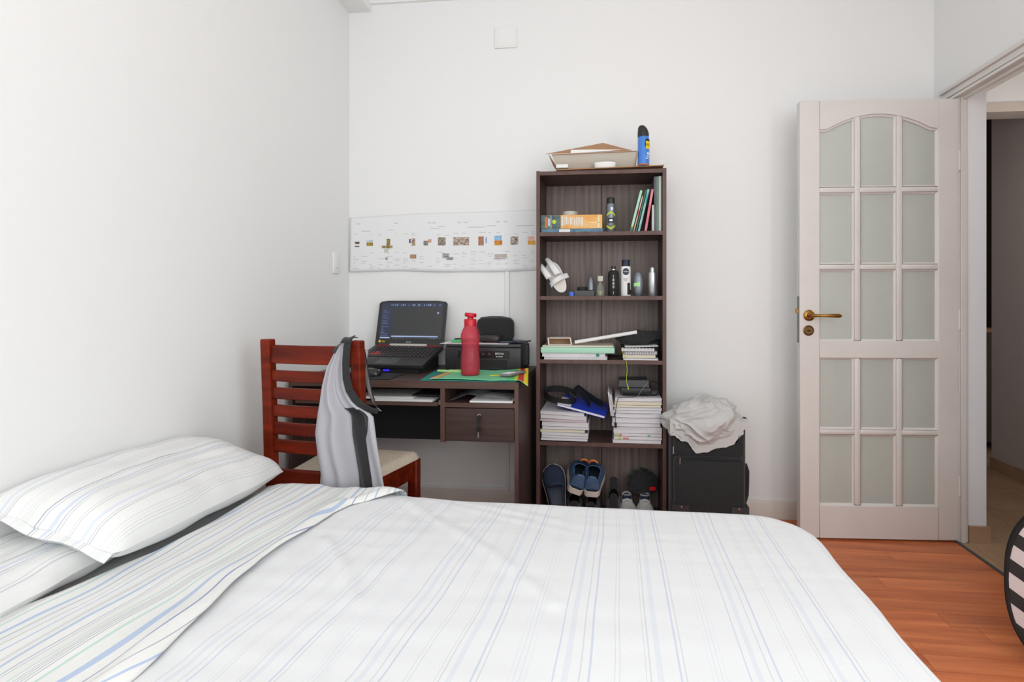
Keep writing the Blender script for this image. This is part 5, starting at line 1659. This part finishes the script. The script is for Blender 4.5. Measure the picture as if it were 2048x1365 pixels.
pc = thing('pencil_case', 'black fabric pencil case standing on the back of the printer', 'pencil case', (-0.58, -0.085, pz))
build(soft_box(-0.690, -0.497, -0.118, -0.062, pz, 1.008, 0.42, 'bsoft'), 'pouch', 'bsoft', parent=pc, smooth=80)
build(G().tube([(-0.672, -0.090, 1.004), (-0.62, -0.090, 1.0105), (-0.565, -0.090, 1.0105), (-0.512, -0.090, 1.002)], 0.003, 8), 'zipper', 'blackm', parent=pc)
build(soft_box(-0.662, -0.548, -0.198, -0.125, pz2, pz2 + 0.036, 0.5, 'black'), 'glasses_case', mat('satin_black', S(44, 42, 44), 0.4), smooth=80, label='small black hard glasses case in front of the pencil case', cat='glasses case')
ph = thing('smartphone', 'dark smartphone lying at the right of the printer lid', 'phone', (-0.497, -0.175, pz2), (0, 0, R_(28)))
build(G().box(-0.065, 0.065, -0.033, 0.033, 0, 0.010, 0.003, 2), 'phone_body', 'navy', parent=ph)
build(G().box(-0.060, 0.060, -0.030, 0.030, 0.0098, 0.0106), 'glass_face', mat('dark_glass', S(28, 30, 40), 0.15), parent=ph, smooth=0)
build(G().tube([(-0.462, -0.205, pz2 + 0.004), (-0.400, -0.165, pz2 + 0.0075)], 0.0042, 10), 'marker_pen', 'dgrey', label='dark grey pen jutting past the right edge of the printer', cat='pen')
# left and right of the bottle
hl_ = thing('highlighter', 'pale green highlighter on the cutting mat beside the bottle', 'highlighter', (-0.755, -0.345, DZ2 + 0.0035), (0, 0, R_(-14)))
build(G().tube([(-0.062, 0, 0.0075), (-0.058, 0, 0.0075), (0.0, 0, 0.0075), (0.004, 0, 0.0075)], [0.005, 0.0065, 0.0070, 0.0070], 14), 'barrel', 'palegreen', parent=hl_)
build(G().tube([(0.004, 0, 0.0085), (0.050, 0, 0.0085), (0.062, 0, 0.0085), (0.064, 0, 0.0085)], [0.0085, 0.0085, 0.006, 0.004], 14), 'pen_cap', 'palegreen', parent=hl_)
cl = thing('calculator', 'slim grey calculator lying on the green cloth', 'calculator', (-0.435, -0.435, DZ2 + 0.0135), (0, R_(-4), R_(-22)))
build(G().box(-0.028, 0.028, -0.065, 0.065, 0, 0.011, 0.003, 2), 'case', 'grey', parent=cl)
build(G().box(-0.024, 0.024, -0.058, 0.04, 0.0105, 0.012), 'keypad', mat('light_keypad', S(196, 198, 200), 0.5), parent=cl, smooth=0)
for ix in range(4):
    for iy in range(6):
        build(G().box(-0.0215 + ix * 0.0112, -0.0135 + ix * 0.0112, -0.054 + iy * 0.0125, -0.045 + iy * 0.0125, 0.012, 0.0136), 'key', 'grey' if iy > 3 else 'white', parent=cl, smooth=0)
build(G().box(-0.022, 0.022, 0.043, 0.060, 0.0105, 0.0122), 'display', 'dgrey', parent=cl, smooth=0)
ld = thing('threaded_spool', 'small pink and yellow tangle of thread on the green cloth', 'thread', (-0.487, -0.44, DZ2 + 0.009))
build(G().lathe([(0.006, 0), (0.004, 0.003), (0.004, 0.011), (0.006, 0.014)], (-0.480, -0.435, DZ2 + 0.009), 14), 'spool', 'pink', parent=ld)
build(G().tube([(-0.482, -0.438, DZ2 + 0.012), (-0.50, -0.445, DZ2 + 0.011), (-0.52, -0.45, DZ2 + 0.0108), (-0.535, -0.455, DZ2 + 0.0107)], 0.002, 6), 'thread_end', 'yellow', parent=ld)
build(G().box(-1.235, -0.955, -0.545, -0.365, DZ2, DZ2 + 0.003, 0.001), 'mouse_pad', 'blackm', label='black mouse pad in front of the laptop', cat='mouse pad')
ms = thing('computer_mouse', 'black computer mouse on the mouse pad', 'mouse', (-1.09, -0.455, DZ2 + 0.0032))
g = soft_box(-1.135, -1.035, -0.487, -0.425, DZ2 - 0.03, DZ2 + 0.038, 0.75, 'black')
g.v = [(x, y, max(z, DZ2 + 0.0032)) for x, y, z in g.v]
build(g, 'mouse_shell', mat('glossy_black', S(40, 40, 43), 0.2), parent=ms, smooth=80)
build(G().tube([(-1.045, -0.459, DZ2 + 0.026), (-1.045, -0.453, DZ2 + 0.026)], 0.007, 12), 'scroll_wheel', 'grey', parent=ms)

# laptop on its cooling stand
LPX, LPY = -1.066, -0.34
lt_rot = R_(-4)
stn = thing('laptop_stand', 'black sloping cooler stand under the laptop', 'laptop stand', (LPX, LPY, DZ2), (0, 0, lt_rot))
g = G().prism([(0.01, 0.0), (0.235, 0.0), (0.235, 0.082), (0.005, 0.018)], -0.165, 0.165, 'x')
build(g, 'wedge', 'blackm', parent=stn, smooth=0)
for x in (-0.012, 0.0, 0.010):
    build(G().box(x, x + 0.006, 0.0, 0.006, 0.008, 0.014), 'blue_light', 'blueled', parent=stn, smooth=0)
tilt = math.atan2(0.064, 0.230)
lp = thing('laptop', 'open black gaming laptop showing a dark drawing program', 'laptop', (LPX, LPY - 0.003, DZ2 + 0.0185), (tilt, 0, lt_rot))
build(G().box(-0.19, 0.19, 0, 0.255, 0.001, 0.022, 0.004, 2), 'base', 'black', parent=lp)
build(G().box(-0.172, 0.172, 0.095, 0.235, 0.0215, 0.0228), 'keyboard_deck', 'keyc', parent=lp, smooth=0)
kd = bpy.data.objects['keyboard_deck']
for r in range(6):
    for k in range(17):
        x0 = -0.168 + k * 0.0199
        y0 = 0.099 + r * 0.0222
        rd = (r in (1, 2) and k in (1, 2, 3) and not (r == 2 and k != 2))
        kk = build(G().box(x0, x0 + 0.0168, y0, y0 + 0.0185, 0.0226, 0.0245), 'key', 'redm' if rd else 'keyc', parent=kd, smooth=0)
g = G()
for r in range(6):
    for k in range(17):
        x0 = -0.168 + k * 0.0199
        y0 = 0.099 + r * 0.0222
        g.box(x0 + 0.004, x0 + 0.009, y0 + 0.007, y0 + 0.012, 0.0243, 0.0247)
build(g, 'key_legends', 'keyt', parent=kd, smooth=0, kind='stuff')
build(G().box(-0.06, 0.045, 0.012, 0.085, 0.0217, 0.0223), 'touchpad', 'dgrey', parent=lp, smooth=0)
build(G().box(-0.180, -0.10, 0.240, 0.256, 0.0215, 0.0235).box(0.10, 0.180, 0.240, 0.256, 0.0215, 0.0235), 'red_hinge_trim', mat('dull_red', S(140, 46, 46), 0.5), parent=lp, smooth=0)
build(G().box(-0.105, 0.10, 0.250, 0.262, 0.014, 0.030, 0.003, 2), 'hinge_bar', mat('silver_hinge', S(214, 208, 200), 0.4), parent=lp)
lean = R_(13) + tilt
ldm = Matrix.Translation((0, 0.256, 0.022)) @ Matrix.Rotation(PI / 2 - lean, 4, 'X')


def lid_part(g, name, m, par, **kw):
    g.tr(ldm)
    return build(g, name, m, parent=par, **kw)


outl = [(-0.19, 0.0), (0.19, 0.0), (0.19, 0.222), (0.182, 0.232), (0.14, 0.238), (-0.14, 0.238), (-0.182, 0.232), (-0.19, 0.222)]
lid = lid_part(G().prism(outl, -0.009, 0.0, 'z'), 'lid', mat('bezel', S(48, 48, 50), 0.45), lp, smooth=0)
scr = lid_part(G().box(-0.172, 0.172, 0.034, 0.226, 0.0, 0.0008), 'screen', 'screen', lid, smooth=0)
lid_part(G().box(-0.170, -0.110, 0.036, 0.198, 0.0008, 0.0012), 'side_panel', 'scr2', scr, smooth=0)
lid_part(G().box(-0.172, 0.172, 0.202, 0.2255, 0.0008, 0.0012), 'toolbar', 'scr2', scr, smooth=0)
lid_part(G().box(-0.103, 0.155, 0.044, 0.050, 0.0008, 0.0012), 'command_bar', 'scr4', scr, smooth=0)
lid_part(G().box(-0.166, -0.112, 0.036, 0.043, 0.0012, 0.0016), 'status_bar', 'scr4', scr, smooth=0)
g = G()
random.seed(3)
for k in range(26):
    x = -0.12 + 0.0108 * k
    if random.random() < 0.75:
        hgt = random.uniform(0.003, 0.010)
        g.box(x, x + random.uniform(0.003, 0.007), 0.214 - hgt / 2, 0.214 + hgt / 2, 0.0012, 0.0015)
lid_part(g, 'toolbar_icons', 'scr3', scr, smooth=0, kind='stuff')
g = G()
for k in range(19):
    y = 0.190 - k * 0.0078
    if random.random() < 0.8:
        g.box(-0.165, -0.165 + random.uniform(0.012, 0.042), y, y + 0.002, 0.0012, 0.0015)
for k in range(9):
    g.box(-0.095 + 0.0075 * k, -0.0915 + 0.0075 * k, 0.0365, 0.0395, 0.0009, 0.0012)
for k in range(6):
    g.box(0.105 + 0.008 * k, 0.109 + 0.008 * k, 0.0365, 0.0395, 0.0009, 0.0012)
lid_part(g, 'screen_text', mat('screen_dim_text', S(84, 94, 124), 0.3, emit=S(92, 104, 138), estr=0.7), scr, smooth=0, kind='stuff')
lid_part(G().lathe([(0, 0), (0.006, 0), (0.006, 0.0004), (0, 0.0004)], (0.145, 0.172, 0.0009), 16), 'view_gizmo', 'scr3', scr, smooth=0)
tg_ = G()
text_flat(tg_, 'acer', 0.017, Matrix.Translation((-0.002, 0.018, 0.0006)))
lid_part(tg_, 'lettering', 'steel', lid, smooth=0)
lid_part(G().lathe([(0, 0), (0.007, 0), (0.007, 0.0005), (0, 0.0005)], (-0.165, 0.020, 0.0002), 16), 'yellow_sticker', 'yellow', lid, smooth=0)
lid_part(G().box(-0.153, -0.135, 0.014, 0.025, 0.0, 0.0006), 'sticker_strip', mat('ochre_sticker', S(150, 126, 50), 0.5), lid, smooth=0)

# papers and a plastic bag in the desk compartments
zt = 0.6625
for x0, x1, y0, y1, lab, rz in ((-1.03, -0.76, -0.555, -0.36, 'white paper sheets at the front of the keyboard tray', 0.0), (-1.13, -0.86, -0.535, -0.33, 'paper sheets half hidden at the back of the keyboard tray', 0.06)):
    t = thing('paper_stack', lab, 'papers', ((x0 + x1) / 2, (y0 + y1) / 2, zt), (0, 0, rz), group='papers on the keyboard tray')
    w, d = (x1 - x0) / 2, (y1 - y0) / 2
    for k in range(3):
        build(G().box(-w + 0.006 * k, w - 0.004 * k, -d + 0.008 * k, d, 0.002 * k, 0.002 * k + 0.0018), 'sheet', 'white', parent=t, smooth=0)
    zt += 0.0065
build(G().box(-0.87, -0.745, -0.50, -0.30, zt + 0.0005, zt + 0.008, 0.002), 'dark_folder', 'blackm', label='dark folder lying on the papers of the keyboard tray', cat='folder')
build(G().box(-0.60, -0.415, -0.548, -0.36, 0.6625, 0.670, 0.0006), 'paper_ream', 'white', label='flat white paper pad in the compartment above the drawer', cat='paper pad')


def bag_pt(u, v):
    x = -0.695 + 0.27 * u
    y = -0.535 + 0.25 * v
    z = 0.672 + 0.040 * max(0, math.sin(PI * min(1, max(0, u)))) ** 0.7 * (0.35 + 0.65 * abs(math.sin(u * 5.2 + 2 * nz(u * 3, v * 3, 2)))) * (0.6 + 0.4 * v) + 0.004 * nz(u * 14, v * 12, 5)
    if u < 0.3:
        z -= 0.007 * (0.3 - u) / 0.3
    return (x, y, min(z, 0.718))


build(G().grid(bag_pt, 40, 24), 'plastic_bag', 'plasticbag', smooth=60, solid=0.0006, label='crumpled clear plastic bag in the compartment above the drawer', cat='plastic bag')

# ------------------------------------------------------------------ suitcase with a crumpled shirt on it
SX0, SX1, SYF, SYB, SZ = 0.262, 0.592, -0.37, -0.10, 0.565
sc_ = thing('suitcase', 'upright black fabric suitcase beside the bookcase', 'suitcase', (0.43, -0.23, 0))
build(G().box(SX0, SX1, SYF + 0.03, SYB, 0.035, SZ, 0.035, 4), 'shell', 'bsoft', parent=sc_, smooth=50)
build(G().box(SX0 + 0.012, SX1 - 0.012, SYF, SYF + 0.07, 0.06, 0.405, 0.022, 3), 'front_pocket', 'bsoft', parent=sc_, smooth=50)
build(G().box(SX0 + 0.012, SX1 - 0.012, SYF + 0.008, SYF + 0.07, 0.400, SZ - 0.03, 0.02, 3), 'upper_pocket', 'bsoft', parent=sc_, smooth=50)
build(G().tube([(SX0 + 0.03, SYF - 0.001, 0.398), (SX1 - 0.03, SYF - 0.001, 0.398)], 0.003, 8), 'zipper', 'blackm', parent=sc_)
build(G().tube([(SX0 + 0.035, SYF - 0.004, 0.402), (SX0 + 0.034, SYF - 0.006, 0.374)], [0.004, 0.0028], 8), 'zipper_pull', 'steel', parent=sc_)
build(G().tube([(SX0 + 0.012, SYF + 0.03, 0.44), (SX0 + 0.010, SYF + 0.024, 0.41)], [0.004, 0.003], 8), 'zipper_pull', 'steel', parent=sc_)
for s, x in ((-1, SX0), (1, SX1)):
    g = G().prism([(x + (0 if s < 0 else -0.085), 0.03), (x + (0.085 if s < 0 else 0), 0.03), (x + (0.075 if s < 0 else 0), 0.195), (x + (0 if s < 0 else -0.075), 0.195)], SYF - 0.006, SYF + 0.06, 'y')
    cg = build(g, 'corner_guard', mat('guard_plastic', S(50, 52, 55), 0.45), parent=sc_, smooth=0)
    g = G().lathe([(0, 0), (0.004, 0), (0.003, 0.003), (0, 0.003)], n=12)
    g.tr(Matrix.Translation((x - s * 0.042, SYF - 0.006, 0.188)) @ Matrix.Rotation(PI / 2, 4, 'X'))
    build(g, 'rivet', 'orange', parent=cg)
    g = G().tube([(x - s * 0.045 - 0.012, -0.13, 0.028), (x - s * 0.045 + 0.012, -0.13, 0.028)], 0.028, 18)
    build(g, 'wheel', 'blackm', parent=sc_)
    build(G().box(x - s * 0.045 - 0.02, x - s * 0.045 + 0.02, SYF + 0.03, SYF + 0.08, 0, 0.036, 0.004), 'stand_foot', 'blackm', parent=sc_)
g = G().tube([(SX1 + 0.0, -0.30, 0.36), (SX1 + 0.010, -0.30, 0.33), (SX1 + 0.012, -0.29, 0.27), (SX1 + 0.010, -0.29, 0.22), (SX1 - 0.002, -0.30, 0.19)], 0.010, 10)
build(g, 'side_handle', 'bsoft', parent=sc_)
build(G().tube([(0.35, -0.2, SZ - 0.005), (0.36, -0.2, SZ + 0.02), (0.49, -0.2, SZ + 0.02), (0.50, -0.2, SZ - 0.005)], 0.008, 10), 'top_handle', 'bsoft', parent=sc_)


def shirt_shape(d):
    a = math.atan2(d.z, d.x)
    return 1 + 0.10 * math.cos(2 * a + 0.5) * (1 - abs(d.y)) - 0.10 * max(0, -d.x) * max(0, d.z)


def crumple():
    n = 110
    vs_, fs = [], []
    cx, cy, cz = 0.412, -0.285, 0.555
    for j in range(n + 1):
        th = PI * j / n
        for i in range(2 * n):
            p_ = PI * i / n
            d = Vector((math.sin(th) * math.cos(p_), math.sin(th) * math.sin(p_), math.cos(th)))
            q = d * 1.5 + Vector((3.3, 1.7, 0.4))
            w = Vector((nz(*(q * 0.8)), nz(*(q * 0.8 + Vector((5, 1, 0)))), nz(*(q * 0.8 + Vector((0, 7, 2))))))
            f1 = 1 - abs(nz(*(q * 1.15 + w * 1.3))) * 2
            f2 = 1 - abs(nz(*(q * 2.3 + w * 2.0 + Vector((4, 4, 4))))) * 2
            swirl = math.sin(9 * (d.x * 0.75 - d.z * 0.65) + 5.0 * w.x + 3 * w.z)
            r = 0.95 + 0.11 * f1 * f1 * (1 if f1 > 0 else -1) + 0.035 * f2 + 0.055 * swirl
            x = cx + d.x * 0.172 * r
            y = cy + d.y * 0.125 * r
            z = cz + d.z * 0.103 * r
            if x < cx and d.z > 0:
                z -= 0.22 * (cx - x) * d.z
            if d.z < 0.2:
                z -= 0.025 * math.exp(-((x - 0.395) / 0.06) ** 2) * (0.2 - d.z)
            if z < SZ + 0.004 and y > SYF - 0.004 and SX0 - 0.01 < x < SX1 + 0.01:
                if y < SYF + 0.05:
                    y = SYF - 0.004
                else:
                    z = SZ + 0.004
            vs_.append((x, y, z))
    w = 2 * n
    for j in range(n):
        for i in range(w):
            fs.append([j * w + i, j * w + (i + 1) % w, (j + 1) * w + (i + 1) % w, (j + 1) * w + i])
    return G().add(vs_, fs)


build(crumple(), 'crumpled_shirt', 'tee', smooth=80, label='crumpled pale grey t-shirt heaped on top of the suitcase', cat='shirt')

# ------------------------------------------------------------------ striped pop-up hamper at the edge of the doorway
ha = math.atan2(-0.58, 0.82)
hm = thing('popup_hamper', 'black and white striped pop-up hamper folded flat, standing near the doorway', 'hamper', (1.196, -0.975, 0.0), (0, 0, ha))
HW, HH, HD = 0.31, 0.495, 0.035
stripe_m = bpy.data.materials.new('hamper_stripes')
stripe_m.use_nodes = True
N, Lk = stripe_m.node_tree.nodes, stripe_m.node_tree.links
tc = N.new('ShaderNodeTexCoord')
mp = N.new('ShaderNodeMapping')
mp.inputs['Rotation'].default_value = (0, R_(-31), 0)
Lk.new(tc.outputs['Object'], mp.inputs[0])
sx = N.new('ShaderNodeSeparateXYZ')
Lk.new(mp.outputs[0], sx.inputs[0])
dv_ = N.new('ShaderNodeMath')
dv_.operation = 'DIVIDE'
dv_.inputs[1].default_value = 0.078
Lk.new(sx.outputs[2], dv_.inputs[0])
fr_ = N.new('ShaderNodeMath')
fr_.operation = 'FRACT'
Lk.new(dv_.outputs[0], fr_.inputs[0])
rp = N.new('ShaderNodeValToRGB')
rp.color_ramp.interpolation = 'CONSTANT'
rp.color_ramp.elements[0].color = S(40, 40, 40)
rp.color_ramp.elements[1].position = 0.47
rp.color_ramp.elements[1].color = S(214, 204, 204)
Lk.new(fr_.outputs[0], rp.inputs[0])
Lk.new(rp.outputs[0], N['Principled BSDF'].inputs['Base Color'])
N['Principled BSDF'].inputs['Roughness'].default_value = 0.7


def hoop(w, h, e=0.86, n=56):
    pts = []
    for i in range(n):
        a = 2 * PI * i / n
        pts.append((w / 2 + w / 2 * math.copysign(abs(math.cos(a)) ** e, math.cos(a)), h / 2 + h / 2 * math.copysign(abs(math.sin(a)) ** e, math.sin(a))))
    return pts


for y, nm in ((0.0, 'front_panel'), (HD, 'back_panel')):
    pts = hoop(HW, HH - 0.012)
    pn = build(G().prism([(x, z + 0.006) for x, z in pts], y, y + 0.002, 'y'), nm, stripe_m, parent=hm, smooth=0)
    build(G().tube([(x, y + 0.001, z + 0.006) for x, z in pts], 0.006, 8, True), 'wire_binding', 'blackm', parent=pn)
build(G().box(0.09, HW - 0.09, 0.0, HD, 0.0015, 0.006), 'bottom_panel', 'bsoft', parent=hm, smooth=0)
